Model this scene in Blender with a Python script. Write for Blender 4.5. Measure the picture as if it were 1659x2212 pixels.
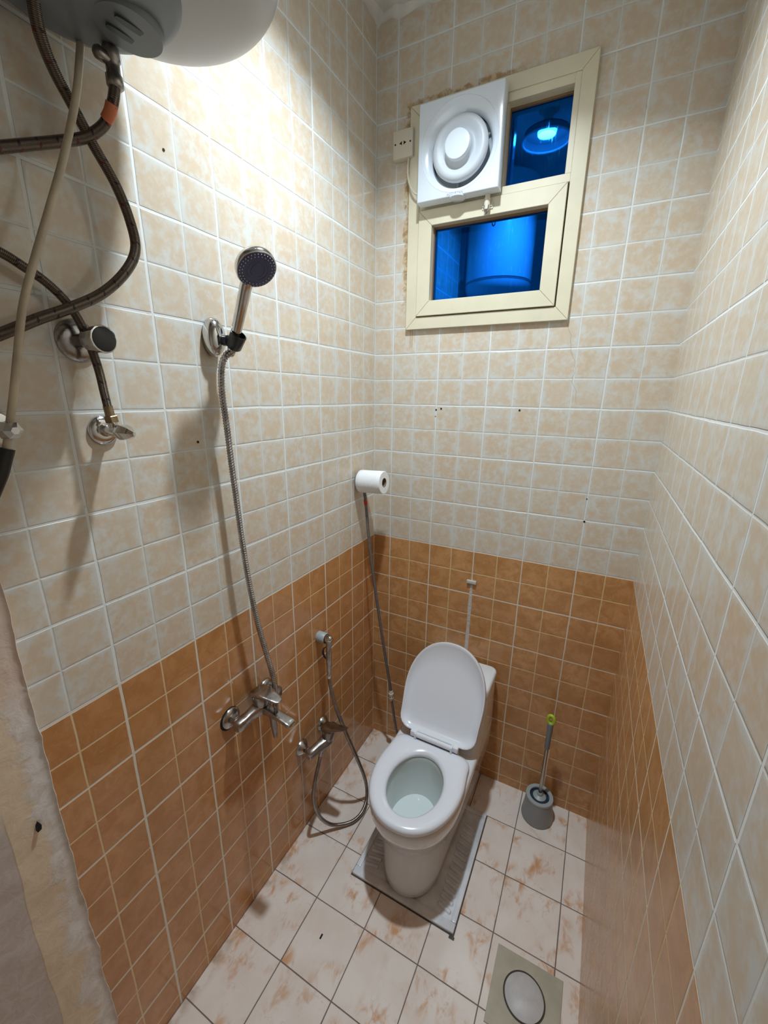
import bpy, bmesh, math, random
from mathutils import Vector, Matrix

for _o in list(bpy.data.objects):
    bpy.data.objects.remove(_o)
SC = bpy.context.scene
COL = SC.collection
PI = math.pi

# ------------------------------------------------------------------ camera, world, light, exposure
cam_d = bpy.data.cameras.new('camera')
cam_d.sensor_fit = 'HORIZONTAL'
cam_d.sensor_width = 36.0
cam_d.lens = 887.0 / 1659.0 * 36.0
cam_d.clip_start = 0.02
cam = bpy.data.objects.new('camera', cam_d)
COL.objects.link(cam)
cam.matrix_world = (Matrix.Translation((0.8899, -1.6368, 1.7832)) @ Matrix.Rotation(math.radians(29.856), 4, 'Z')
                    @ Matrix.Rotation(math.radians(74.062), 4, 'X') @ Matrix.Rotation(math.radians(-2.5557), 4, 'Y'))
SC.camera = cam

world = bpy.data.worlds.new('world')
SC.world = world
world.use_nodes = True
world.node_tree.nodes['Background'].inputs[0].default_value = (0.6, 0.65, 0.72, 1)
world.node_tree.nodes['Background'].inputs[1].default_value = 0.05

SC.view_settings.view_transform = 'Standard'
SC.view_settings.look = 'None'
SC.view_settings.gamma = 1.0
SC.view_settings.exposure = 0.0
SC.view_settings.use_curve_mapping = False
SC.cycles.caustics_reflective = False
SC.cycles.caustics_refractive = False

LAMP = Vector((0.487, -0.68, 2.95))
ld = bpy.data.lights.new('ceiling_bulb_light', 'AREA')
ld.shape = 'DISK'
ld.size = 0.075
ld.energy = 15.2
ld.spread = math.radians(130)
ld.color = (0.80, 0.92, 1.0)
lo = bpy.data.objects.new('ceiling_bulb_light', ld)
COL.objects.link(lo)
lo.location = LAMP + Vector((0, 0, -0.006))

W = 1.073       # room width
H = 3.05        # ceiling
BAND = 1.1446   # top of the brown tile band
YF = -2.35      # far end of the room behind the camera
JY = -1.366     # where the left wall's tiles stop

# ------------------------------------------------------------------ node helpers
class NT:
    def __init__(self, name, rough=0.5, metal=0.0, color=(0.8, 0.8, 0.8), spec=0.5, coat=0.0):
        self.m = bpy.data.materials.new(name)
        self.m.use_nodes = True
        self.t = self.m.node_tree
        self.b = self.t.nodes['Principled BSDF']
        self.b.inputs['Roughness'].default_value = rough
        self.b.inputs['Metallic'].default_value = metal
        self.b.inputs['Base Color'].default_value = (*color, 1)
        self.b.inputs['Specular IOR Level'].default_value = spec
        self.b.inputs['Coat Weight'].default_value = coat
        self.b.inputs['Coat Roughness'].default_value = 0.05
        self.co = None

    def coord(self):
        if self.co is None:
            n = self.t.nodes.new('ShaderNodeTexCoord')
            self.co = n.outputs['Object']
            self.uv = n.outputs['UV']
        return self.co

    def link(self, a, b):
        self.t.links.new(a, b)

    def put(self, sock, v):
        if isinstance(v, (int, float)):
            sock.default_value = v
        elif isinstance(v, tuple):
            sock.default_value = (*v, 1) if (len(v) == 3 and sock.type == 'RGBA') else v
        else:
            self.link(v, sock)

    def math(self, op, a, b=0.0, c=0.0, clamp=False):
        n = self.t.nodes.new('ShaderNodeMath')
        n.operation = op
        n.use_clamp = clamp
        self.put(n.inputs[0], a)
        self.put(n.inputs[1], b)
        self.put(n.inputs[2], c)
        return n.outputs[0]

    def add(self, a, b): return self.math('ADD', a, b)
    def sub(self, a, b): return self.math('SUBTRACT', a, b)
    def mul(self, a, b): return self.math('MULTIPLY', a, b)

    def smooth(self, v, lo, hi, a=0.0, b=1.0):
        n = self.t.nodes.new('ShaderNodeMapRange')
        n.interpolation_type = 'SMOOTHSTEP'
        self.put(n.inputs[0], v)
        n.inputs[1].default_value = lo
        n.inputs[2].default_value = hi
        n.inputs[3].default_value = a
        n.inputs[4].default_value = b
        return n.outputs[0]

    def mix(self, f, a, b, mode='MIX'):
        n = self.t.nodes.new('ShaderNodeMix')
        n.data_type = 'RGBA'
        n.blend_type = mode
        self.put(n.inputs[0], f)
        self.put(n.inputs[6], a)
        self.put(n.inputs[7], b)
        return n.outputs[2]

    def sep(self, v):
        n = self.t.nodes.new('ShaderNodeSeparateXYZ')
        self.link(v, n.inputs[0])
        return n.outputs

    def comb(self, x=0.0, y=0.0, z=0.0):
        n = self.t.nodes.new('ShaderNodeCombineXYZ')
        self.put(n.inputs[0], x); self.put(n.inputs[1], y); self.put(n.inputs[2], z)
        return n.outputs[0]

    def noise(self, vec, scale, detail=2.0, rough=0.5, dist=0.0):
        n = self.t.nodes.new('ShaderNodeTexNoise')
        self.link(vec, n.inputs['Vector'])
        n.inputs['Scale'].default_value = scale
        n.inputs['Detail'].default_value = detail
        n.inputs['Roughness'].default_value = rough
        n.inputs['Distortion'].default_value = dist
        return n.outputs['Fac']

    def white(self, vec):
        n = self.t.nodes.new('ShaderNodeTexWhiteNoise')
        n.noise_dimensions = '3D'
        self.link(vec, n.inputs['Vector'])
        return n.outputs['Value'], n.outputs['Color']

    def vmath(self, op, a, b):
        n = self.t.nodes.new('ShaderNodeVectorMath')
        n.operation = op
        self.put(n.inputs[0], a)
        if op == 'SCALE':
            self.put(n.inputs[3], b)
        else:
            self.put(n.inputs[1], b)
        return n.outputs[0]

    def bump(self, h, strength=1.0, dist=0.001):
        n = self.t.nodes.new('ShaderNodeBump')
        n.inputs['Strength'].default_value = strength
        n.inputs['Distance'].default_value = dist
        self.link(h, n.inputs['Height'])
        self.link(n.outputs[0], self.b.inputs['Normal'])

    def base(self, c): self.put(self.b.inputs['Base Color'], c)
    def rough(self, v): self.put(self.b.inputs['Roughness'], v)


def plain(name, color, rough=0.5, metal=0.0, coat=0.0, vary=0.0, vscale=20.0, bump=0.0):
    n = NT(name, rough, metal, color, coat=coat)
    c = n.coord()
    if vary > 0:
        f = n.noise(c, vscale, 3.0, 0.55)
        dark = tuple(x * (1 - vary) for x in color)
        n.base(n.mix(n.smooth(f, 0.3, 0.7), dark, color))
    if bump > 0:
        n.bump(n.noise(c, vscale * 3, 3.0), 1.0, bump)
    return n.m


def line_dist(n, u, period):
    """distance (in units of u) to the nearest multiple of period"""
    f = n.math('FRACT', n.math('DIVIDE', u, period))
    return n.mul(n.math('MINIMUM', f, n.sub(1.0, f)), period)


def wall_tiles(name, axis, u0, major_phase, back=False, jit=0.0, r0=0.13, gw=0.0022, red=0.0):
    """10 cm squares pressed two by two in 20 cm glazed tiles, real joints every 20 cm"""
    n = NT(name, 0.16, 0.0, spec=0.5)
    co = n.coord()
    x, y, z = n.sep(co)
    p = x if axis == 'X' else y
    wob = n.mul(n.sub(n.noise(co, 9.0, 2.0), 0.5), 0.004)
    U = n.add(n.sub(p, u0), wob)
    V = n.add(n.sub(z, BAND), wob)
    dU1 = line_dist(n, U, 0.1); dV1 = line_dist(n, V, 0.1)
    dU2 = line_dist(n, n.add(U, major_phase), 0.2); dV2 = line_dist(n, V, 0.2)
    d1 = n.math('MINIMUM', dU1, dV1)
    d2 = n.math('MINIMUM', dU2, dV2)
    thick = n.noise(co, 3.0, 1.0)
    gmaj = n.smooth(n.sub(d2, n.mul(thick, gw)), 0.0006, 0.0020, 1.0, 0.0)
    gmin = n.smooth(d1, 0.0008, 0.0030, 1.0, 0.0)
    cell = n.comb(n.math('FLOOR', n.math('DIVIDE', U, 0.1)), n.math('FLOOR', n.math('DIVIDE', V, 0.1)), 3.7 if axis == 'X' else 9.1)
    rnd, rcol = n.white(cell)
    off = n.vmath('SCALE', rcol, 7.0)
    vec = n.vmath('ADD', co, off)
    m1 = n.noise(vec, 22.0, 4.0, 0.62, 0.6)
    m2 = n.noise(vec, 55.0, 3.0, 0.6, 0.3)
    # cream glaze: peach body, paler milky clouds that gather at the tile edges
    peach = (0.645, 0.515, 0.380)
    sand = (0.68, 0.575, 0.45)
    milk = (0.67, 0.685, 0.665)
    edge = n.smooth(d1, 0.001, 0.020, 0.50, 0.0)
    cloud = n.smooth(n.add(n.add(m1, n.mul(n.sub(m2, 0.5), 0.5)), n.mul(edge, 0.36)), 0.40, 0.80)
    c1 = n.mix(n.smooth(m2, 0.35, 0.7), peach, sand)
    c1 = n.mix(n.mul(rnd, 0.45), c1, (0.66, 0.565, 0.455))
    cream = n.mix(n.mul(cloud, 0.8), c1, milk)
    # brown glaze
    b1 = n.mix(n.smooth(m1, 0.35, 0.66), (0.50, 0.240, 0.085), (0.66, 0.350, 0.150))
    vein = n.smooth(n.noise(vec, 60.0, 5.0, 0.7, 1.8), 0.52, 0.70)
    b1 = n.mix(n.mul(vein, 0.45), b1, (0.76, 0.50, 0.28))
    brown = n.mix(n.mul(rnd, 0.35), b1, (0.50, 0.26, 0.11))
    brown = n.mix(red, brown, (0.50, 0.19, 0.075))
    brown = n.mix(n.mul(n.smooth(n.noise(co, 4.5, 3.0), 0.42, 0.66), 0.40), brown, (0.42, 0.185, 0.055))
    isb = n.smooth(V, -0.0010, 0.0010, 1.0, 0.0)
    tile = n.mix(isb, cream, brown)
    # joints
    gd = n.smooth(n.noise(co, 30.0, 3.0, 0.7), 0.64, 0.74)
    gcol_hi = n.mix(n.mul(gd, 0.5), (0.80, 0.81, 0.79), (0.40, 0.33, 0.25))
    gcol_lo = (0.78, 0.70, 0.58)
    gmc = n.mix(isb, gcol_hi, gcol_lo)
    gnc = n.mix(isb, (0.72, 0.73, 0.71), (0.80, 0.62, 0.36))
    col = n.mix(n.mul(gmin, 0.85), tile, gnc)
    col = n.mix(gmaj, col, gmc)
    if back:
        # old plaster and rust stains around the window frame
        dx = n.sub(n.math('ABSOLUTE', n.sub(x, 0.4425)), 0.2975)
        dz = n.sub(n.math('ABSOLUTE', n.sub(z, 2.397)), 0.362)
        dd = n.math('MAXIMUM', dx, dz)
        s = n.noise(co, 26.0, 4.0, 0.65, 0.8)
        near = n.smooth(dd, 0.0, 0.07, 1.0, 0.0)
        st = n.smooth(n.mul(near, n.add(s, 0.12)), 0.40, 0.52)
        side = n.smooth(x, 0.45, 0.62, 1.0, 0.0)
        up = n.smooth(z, 2.06, 2.2, 0.0, 1.0)
        st = n.mul(n.mul(st, side), up)
        col = n.mix(n.mul(st, 0.85), col, n.mix(n.smooth(m2, 0.35, 0.65), (0.34, 0.19, 0.08), (0.60, 0.45, 0.25)))
        # drips under the frame's left corner
        dr = n.math('ABSOLUTE', n.sub(x, 0.158))
        dr2 = n.math('ABSOLUTE', n.sub(x, 0.166))
        drip = n.smooth(n.math('MINIMUM', dr, dr2), 0.0008, 0.002, 1.0, 0.0)
        drip = n.mul(drip, n.mul(n.smooth(z, 1.96, 1.98), n.smooth(z, 2.05, 2.06, 1.0, 0.0)))
        col = n.mix(n.mul(drip, 0.7), col, (0.42, 0.22, 0.09))
        # hairline crack below the frame's right corner
        cx = n.add(0.745, n.mul(n.sub(2.03, z), 0.22))
        cx = n.add(cx, n.mul(n.sub(n.noise(n.comb(0.0, 0.0, z), 14.0, 3.0), 0.5), 0.06))
        ck = n.smooth(n.math('ABSOLUTE', n.sub(x, cx)), 0.0003, 0.001, 1.0, 0.0)
        ck = n.mul(ck, n.mul(n.smooth(z, 1.75, 1.78), n.smooth(z, 2.02, 2.03, 1.0, 0.0)))
        col = n.mix(n.mul(ck, 0.6), col, (0.25, 0.2, 0.15))
    n.base(col)
    g = n.math('MAXIMUM', gmaj, n.mul(gmin, 0.6))
    n.rough(n.add(r0, n.mul(g, 0.5)))
    cell2 = n.comb(n.math('FLOOR', n.math('DIVIDE', n.add(U, major_phase), 0.2)), n.math('FLOOR', n.math('DIVIDE', V, 0.2)), 1.3)
    _, tc = n.white(cell2)
    tx, ty, tz = n.sep(tc)
    tilt = n.add(n.mul(n.math('FRACT', n.math('DIVIDE', n.add(U, major_phase), 0.2)), n.mul(n.sub(tx, 0.5), 0.9)),
                 n.mul(n.math('FRACT', n.math('DIVIDE', V, 0.2)), n.mul(n.sub(ty, 0.5), 0.9)))
    pillow = n.smooth(d1, 0.0, 0.008, 0.0, 0.30)
    h = n.add(n.add(n.mul(g, -0.9), pillow), n.add(n.mul(m2, 0.10), n.mul(tilt, jit)))
    n.bump(h, 0.9, 0.0011)
    return n.m


M = {}
M['tile_back'] = wall_tiles('cream_and_brown_tiles_back', 'X', 0.0837, 0.0, True, 0.7)
M['tile_left'] = wall_tiles('cream_and_brown_tiles_left', 'Y', -0.2076, 0.0, False, 0.7, 0.13, 0.0036, 0.30)
M['tile_right'] = wall_tiles('cream_and_brown_tiles_right', 'Y', -0.19, 0.0, False, 0.35, 0.21)


def floor_tiles():
    n = NT('floor_tiles', 0.22)
    co = n.coord()
    x, y, z = n.sep(co)
    U = n.sub(x, 0.2)
    V = n.add(y, 0.1945)
    wob = n.mul(n.sub(n.noise(co, 6.0, 2.0), 0.5), 0.003)
    U = n.add(U, wob)
    V = n.add(V, wob)
    d = n.math('MINIMUM', line_dist(n, U, 0.2), line_dist(n, V, 0.2))
    cell = n.comb(n.math('FLOOR', n.math('DIVIDE', U, 0.2)), n.math('FLOOR', n.math('DIVIDE', V, 0.2)), 0.0)
    rnd, rc = n.white(cell)
    vec = n.vmath('ADD', co, n.vmath('SCALE', rc, 0.35))
    a = n.noise(n.vmath('MULTIPLY', vec, (1.35, 0.75, 1.0)), 20.0, 3.0, 0.62, 0.5)
    b = n.noise(vec, 8.0, 1.0)
    bl = n.mul(n.smooth(a, 0.46, 0.72), n.smooth(b, 0.40, 0.62))
    c = n.mix(n.smooth(n.noise(co, 9.0, 3.0), 0.3, 0.7), (0.80, 0.70, 0.63), (0.86, 0.78, 0.72))
    c = n.mix(n.mul(bl, 1.0), c, (0.66, 0.36, 0.19))
    sm = n.smooth(n.noise(vec, 34.0, 4.0, 0.65, 2.0), 0.60, 0.70)
    c = n.mix(n.mul(n.mul(sm, n.smooth(b, 0.38, 0.55)), 0.35), c, (0.52, 0.30, 0.17))
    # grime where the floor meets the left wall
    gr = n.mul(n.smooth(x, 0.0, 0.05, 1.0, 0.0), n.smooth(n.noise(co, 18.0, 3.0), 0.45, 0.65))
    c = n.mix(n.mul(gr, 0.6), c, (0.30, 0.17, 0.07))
    g = n.smooth(n.sub(d, n.mul(n.noise(co, 5.0, 1.0), 0.0012)), 0.0006, 0.0015, 1.0, 0.0)
    c = n.mix(n.mul(g, 0.9), c, (0.13, 0.085, 0.065))
    n.base(c)
    n.rough(n.add(0.2, n.mul(g, 0.5)))
    n.bump(n.add(n.mul(g, -1.0), n.mul(a, 0.12)), 0.8, 0.0012)
    return n.m


M['floor'] = floor_tiles()


def plaster(name, patched):
    n = NT(name, 0.75, spec=0.3)
    co = n.coord()
    x, y, z = n.sep(co)
    a = n.noise(co, 7.0, 5.0, 0.65, 0.6)
    b = n.noise(co, 28.0, 5.0, 0.7, 0.8)
    if not patched:
        n.base(n.mix(n.smooth(a, 0.35, 0.65), (0.66, 0.64, 0.60), (0.76, 0.75, 0.71)))
        n.bump(b, 0.5, 0.003)
        return n.m
    cream = n.mix(n.smooth(b, 0.3, 0.7), (0.70, 0.54, 0.38), (0.78, 0.64, 0.48))
    lilac = n.mix(n.smooth(b, 0.35, 0.65), (0.66, 0.58, 0.52), (0.80, 0.75, 0.72))
    pink = (0.72, 0.54, 0.44)
    # ragged whitish filler along the tile edge
    e = n.add(n.sub(y, JY), n.mul(n.sub(a, 0.5), 0.16))
    fill = n.smooth(e, -0.046, -0.024, 0.0, 1.0)
    c = n.mix(fill, cream, lilac)
    c = n.mix(n.mul(n.smooth(z, 1.15, 1.3), 0.7), c, pink)
    # an older coat of grey paint further out
    bo = n.add(n.add(y, 1.451), n.mul(n.sub(z, 0.8), -0.018))
    bo = n.add(bo, n.mul(n.sub(n.noise(n.comb(0.0, 0.0, z), 3.0, 2.0), 0.5), 0.03))
    old = n.mul(n.smooth(bo, -0.002, 0.001, 1.0, 0.0), n.smooth(z, 0.98, 1.05, 1.0, 0.0))
    c = n.mix(old, c, n.mix(n.smooth(b, 0.4, 0.6), (0.54, 0.45, 0.40), (0.60, 0.52, 0.47)))
    n.base(c)
    n.bump(n.add(n.add(n.mul(b, 0.8), n.mul(fill, 0.35)), n.mul(old, -0.4)), 0.5, 0.003)
    return n.m


M['ceiling'] = plaster('ceiling_plaster', False)
M['jamb'] = plaster('patched_plaster', True)
M['ceramic'] = plain('white_ceramic', (0.78, 0.80, 0.83), 0.10, coat=0.3)
M['ceramic_shaded'] = plain('shaded_bowl_ceramic', (0.58, 0.62, 0.60), 0.10, coat=0.3)  # inside of the bowl: the white ceramic with its shade put into the colour
M['seat'] = plain('white_seat_plastic', (0.78, 0.80, 0.86), 0.22)
M['pan'] = plain('squat_pan_ceramic', (0.80, 0.83, 0.88), 0.2, coat=0.2, vary=0.25, vscale=14)
M['pan_dirt'] = plain('grey_grime', (0.10, 0.085, 0.07), 0.7, vary=0.4, vscale=60)
M['chrome'] = plain('chrome', (0.72, 0.71, 0.70), 0.13, 1.0, vary=0.15, vscale=30)
M['chrome_old'] = plain('worn_chrome', (0.50, 0.48, 0.47), 0.24, 1.0, vary=0.35, vscale=45, bump=0.0004)
M['chrome_dark'] = plain('dull_dark_chrome', (0.34, 0.31, 0.29), 0.28, 1.0, vary=0.3, vscale=40)
M['steel'] = plain('brushed_steel', (0.45, 0.42, 0.39), 0.25, 1.0)
M['brass'] = plain('tarnished_brass', (0.38, 0.28, 0.17), 0.35, 1.0, vary=0.3, vscale=60)
M['black'] = plain('black_plastic', (0.012, 0.012, 0.014), 0.3)
M['hole'] = plain('dark_hole', (0.004, 0.004, 0.004), 0.8)
M['navy'] = plain('navy_plastic', (0.055, 0.06, 0.125), 0.35)
M['nozzle'] = plain('pale_silicone', (0.55, 0.57, 0.66), 0.5)
M['fan'] = plain('fan_plastic', (0.76, 0.83, 0.92), 0.16)
M['fan_grey'] = plain('fan_hub_plastic', (0.60, 0.65, 0.71), 0.42)
M['print'] = plain('grey_print', (0.25, 0.30, 0.36), 0.5)
M['ivory'] = plain('ivory_plastic', (0.68, 0.63, 0.52), 0.35)
M['alu'] = plain('cream_painted_aluminium', (0.75, 0.69, 0.52), 0.32, vary=0.06, vscale=12)
M['gasket'] = plain('brown_gasket', (0.22, 0.13, 0.07), 0.6)
M['tape_black'] = plain('black_tape', (0.008, 0.008, 0.009), 0.4)
M['cable'] = plain('yellowed_white_cable', (0.62, 0.52, 0.38), 0.4, vary=0.3, vscale=14)
M['paper'] = plain('tissue_paper', (0.86, 0.87, 0.88), 0.9, bump=0.0006, vscale=60)
M['card'] = plain('brown_cardboard', (0.22, 0.15, 0.09), 0.85)
M['brush_pot'] = plain('grey_plastic', (0.27, 0.28, 0.29), 0.42)
M['brush_rim'] = plain('pale_grey_plastic', (0.36, 0.40, 0.41), 0.4)
M['brush_grip'] = plain('slate_grip', (0.20, 0.23, 0.26), 0.45)
M['bristle'] = plain('dark_blue_bristles', (0.012, 0.03, 0.06), 0.7, bump=0.004, vscale=90)
M['lime'] = plain('lime_plastic', (0.42, 0.62, 0.03), 0.35)
M['grate_plate'] = plain('beige_metal_plate', (0.47, 0.43, 0.33), 0.4, 0.1, vary=0.15, vscale=20)
M['grate_cap'] = plain('grey_white_cap', (0.60, 0.58, 0.57), 0.45, vary=0.12, vscale=30)
M['grate_gap'] = plain('dark_brown_gap', (0.06, 0.045, 0.03), 0.7)
M['heater'] = plain('white_enamel', (0.70, 0.70, 0.70), 0.25)
M['heater_cap'] = plain('pale_grey_plastic_cover', (0.50, 0.50, 0.51), 0.3)
M['heater_grey'] = plain('dark_grey_plastic_cover', (0.16, 0.18, 0.20), 0.35)
M['slot'] = plain('slot_grey', (0.035, 0.045, 0.05), 0.5)
M['red'] = plain('red_ring', (0.55, 0.02, 0.02), 0.4)
M['orange'] = plain('orange_tape', (0.60, 0.17, 0.07), 0.5)
M['sealant'] = plain('white_sealant', (0.70, 0.66, 0.64), 0.6, vary=0.2, vscale=50, bump=0.002)


def braid(name, c1, c2, marks):
    n = NT(name, 0.35, 0.6)
    n.coord()
    u, v, _ = n.sep(n.uv)
    w = n.math('SINE', n.add(n.mul(u, 1400.0), n.mul(v, 2 * PI * 4)))
    w2 = n.math('SINE', n.sub(n.mul(u, 1400.0), n.mul(v, 2 * PI * 4)))
    f = n.smooth(n.mul(w, w2), -0.6, 0.6)
    c = n.mix(f, c1, c2)
    f1 = n.math('FRACT', n.mul(u, 32.0))
    m = n.mul(n.smooth(f1, 0.70, 0.74), n.smooth(f1, 0.86, 0.90, 1.0, 0.0))
    chk = n.smooth(n.math('SINE', n.add(n.mul(v, 2 * PI * 5), n.mul(u, 500.0))), -0.2, 0.2)
    m = n.mul(m, chk)
    red = n.smooth(n.math('FRACT', n.mul(v, 2.5)), 0.48, 0.52)
    c = n.mix(n.mul(m, marks), c, n.mix(red, (0.012, 0.012, 0.03), (0.16, 0.015, 0.012)))
    n.base(c)
    n.bump(f, 0.8, 0.0008)
    return n.m


M['braid'] = braid('braided_steel_hose', (0.075, 0.055, 0.042), (0.20, 0.160, 0.125), 0.8)
M['braid_grey'] = braid('grey_braided_hose', (0.09, 0.085, 0.085), (0.30, 0.29, 0.29), 0.35)


def blue_glass():
    """blue mirror film on the window panes; slightly paler vertical streaks in places"""
    n = NT('blue_mirror_glass', 0.03, 0.92, (0.0, 0.16, 0.62))
    co = n.coord()
    x, y, z = n.sep(co)
    s = n.noise(n.comb(n.mul(x, 1.0), 0.0, n.mul(z, 0.12)), 90.0, 4.0, 0.7)
    s2 = n.noise(co, 30.0, 3.0, 0.6)
    streak = n.mul(n.smooth(s, 0.52, 0.68), n.smooth(s2, 0.4, 0.6))
    n.base(n.mix(n.mul(streak, 0.35), (0.0, 0.125, 0.64), (0.02, 0.27, 0.80)))
    n.rough(n.add(0.02, n.mul(streak, 0.05)))
    return n.m


M['glass'] = blue_glass()
mb_ = NT('lit_bulb', 0.4)
mb_.b.inputs['Emission Color'].default_value = (0.9, 0.97, 1.0, 1)
mb_.b.inputs['Emission Strength'].default_value = 45.0
M['bulb'] = mb_.m
mw = NT('water', 0.02, 0.0, (0.86, 0.93, 0.93))
mw.b.inputs['Transmission Weight'].default_value = 0.15
mw.b.inputs['IOR'].default_value = 1.2
M['water'] = mw.m

# ------------------------------------------------------------------ mesh helpers
def obj(name, bm, mat, parent=None, smooth=35.0):
    bmesh.ops.recalc_face_normals(bm, faces=bm.faces[:])
    if parent is not None:
        pl = parent.matrix_world.translation if parent.parent is None else None
        off = Vector((0, 0, 0))
        q = parent
        while q is not None:
            off += q.location
            q = q.parent
        bmesh.ops.translate(bm, verts=bm.verts[:], vec=-off)
    me = bpy.data.meshes.new(name)
    bm.to_mesh(me)
    bm.free()
    me.materials.append(mat)
    if smooth:
        me.shade_smooth()
        me.set_sharp_from_angle(angle=math.radians(smooth))
    o = bpy.data.objects.new(name, me)
    COL.objects.link(o)
    if parent is not None:
        o.parent = parent
    return o


def thing(name, label, cat, loc, group=None):
    o = bpy.data.objects.new(name, None)
    o.empty_display_size = 0.05
    COL.objects.link(o)
    o.location = loc
    o['label'] = label
    o['category'] = cat
    if group:
        o['group'] = group
    return o


def tag(o, label, cat, group=None):
    o['label'] = label
    o['category'] = cat
    if group:
        o['group'] = group
    return o


def struct(name, bm, mat, smooth=None):
    o = obj(name, bm, mat, None, smooth)
    o['kind'] = 'structure'
    return o


def box(x0, x1, y0, y1, z0, z1, bev=0.0, seg=2, bm=None):
    new = bmesh.new()
    bmesh.ops.create_cube(new, size=1.0)
    for v in new.verts:
        v.co = Vector(((x0 + x1) / 2 + v.co.x * (x1 - x0), (y0 + y1) / 2 + v.co.y * (y1 - y0), (z0 + z1) / 2 + v.co.z * (z1 - z0)))
    if bev > 0:
        bmesh.ops.bevel(new, geom=new.edges[:], offset=bev, segments=seg, profile=0.5, affect='EDGES')
    return merge(bm, new)


def merge(a, b):
    if a is None:
        return b
    me = bpy.data.meshes.new('tmp')
    b.to_mesh(me)
    b.free()
    a.from_mesh(me)
    bpy.data.meshes.remove(me)
    return a


def frame(d):
    d = Vector(d).normalized()
    up = Vector((0, 0, 1)) if abs(d.z) < 0.9 else Vector((1, 0, 0))
    a = d.cross(up).normalized()
    b = d.cross(a).normalized()
    return a, b


def loft(rings, cap0=True, cap1=True, bm=None, closed=False):
    bm = bm or bmesh.new()
    vs = [[bm.verts.new(p) for p in r] for r in rings]
    n = len(rings[0])
    pairs = list(zip(vs[:-1], vs[1:]))
    if closed:
        pairs.append((vs[-1], vs[0]))
    for a, b in pairs:
        for i in range(n):
            j = (i + 1) % n
            try:
                bm.faces.new((a[i], a[j], b[j], b[i]))
            except ValueError:
                pass
    if not closed:
        if cap0:
            bm.faces.new(list(reversed(vs[0])))
        if cap1:
            bm.faces.new(vs[-1])
    return bm


def lathe(c, axis, prof, seg=32, bm=None, cap0=True, cap1=True):
    """prof: list of (radius, distance along axis)"""
    c = Vector(c)
    d = Vector(axis).normalized()
    a, b = frame(d)
    rings = []
    for r, t in prof:
        r = max(r, 1e-5)
        rings.append([c + d * t + a * (r * math.cos(2 * PI * i / seg)) + b * (r * math.sin(2 * PI * i / seg)) for i in range(seg)])
    return loft(rings, cap0, cap1, bm)


def cyl(p0, p1, r0, r1=None, seg=24, bm=None, bev=0.0):
    p0 = Vector(p0); p1 = Vector(p1)
    r1 = r0 if r1 is None else r1
    L = (p1 - p0).length
    if bev > 0:
        prof = [(r0 - bev, 0), (r0, bev), (r1, L - bev), (r1 - bev, L)]
    else:
        prof = [(r0, 0), (r1, L)]
    return lathe(p0, p1 - p0, prof, seg, bm)


def catmull(pts, per=10):
    P = [Vector(p) for p in pts]
    P = [P[0] * 2 - P[1]] + P + [P[-1] * 2 - P[-2]]
    out = []
    for i in range(1, len(P) - 2):
        for k in range(per):
            t = k / per
            a, b, c, d = P[i - 1], P[i], P[i + 1], P[i + 2]
            out.append(0.5 * ((2 * b) + (c - a) * t + (2 * a - 5 * b + 4 * c - d) * t * t + (3 * b - a - 3 * c + d) * t ** 3))
    out.append(P[-2])
    return out


def resample(pts, step):
    out = [pts[0].copy()]
    acc = 0.0
    for a, b in zip(pts[:-1], pts[1:]):
        L = (b - a).length
        if L < 1e-9:
            continue
        while acc + L >= step:
            t = (step - acc) / L
            a = a.lerp(b, t)
            out.append(a.copy())
            L = (b - a).length
            acc = 0.0
            if L < 1e-9:
                break
        acc += L
    if (out[-1] - pts[-1]).length > step * 0.3:
        out.append(pts[-1].copy())
    return out


def tube(pts, rad, seg=14, step=0.006, bm=None, ribs=None):
    """sweep with parallel transport and a uv map (u = metres along, v = around); ribs=(pitch, depth)"""
    line = catmull(pts, 16)
    if ribs:
        step = ribs[0] / 4.0
    P = resample(line, step)
    bm = bm or bmesh.new()
    uvl = bm.loops.layers.uv.verify()
    T = []
    for i in range(len(P)):
        a = P[max(i - 1, 0)]
        b = P[min(i + 1, len(P) - 1)]
        T.append((b - a).normalized())
    n, _ = frame(T[0])
    rings = []
    s = 0.0
    us = []
    for i, p in enumerate(P):
        if i:
            s += (p - P[i - 1]).length
            n = (n - T[i] * n.dot(T[i])).normalized()
        b = T[i].cross(n)
        r = rad
        if ribs:
            r = rad - ribs[1] * (0.0, 0.6, 1.0, 0.6)[i % 4]
        rings.append([bm.verts.new(p + n * (r * math.cos(2 * PI * k / seg)) + b * (r * math.sin(2 * PI * k / seg))) for k in range(seg)])
        us.append(s)
    for i in range(len(rings) - 1):
        for k in range(seg):
            j = (k + 1) % seg
            f = bm.faces.new((rings[i][k], rings[i][j], rings[i + 1][j], rings[i + 1][k]))
            vv = [(us[i], k / seg), (us[i], (k + 1) / seg), (us[i + 1], (k + 1) / seg), (us[i + 1], k / seg)]
            for lp, q in zip(f.loops, vv):
                lp[uvl].uv = q
    bm.faces.new(list(reversed(rings[0])))
    bm.faces.new(rings[-1])
    return bm


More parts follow.
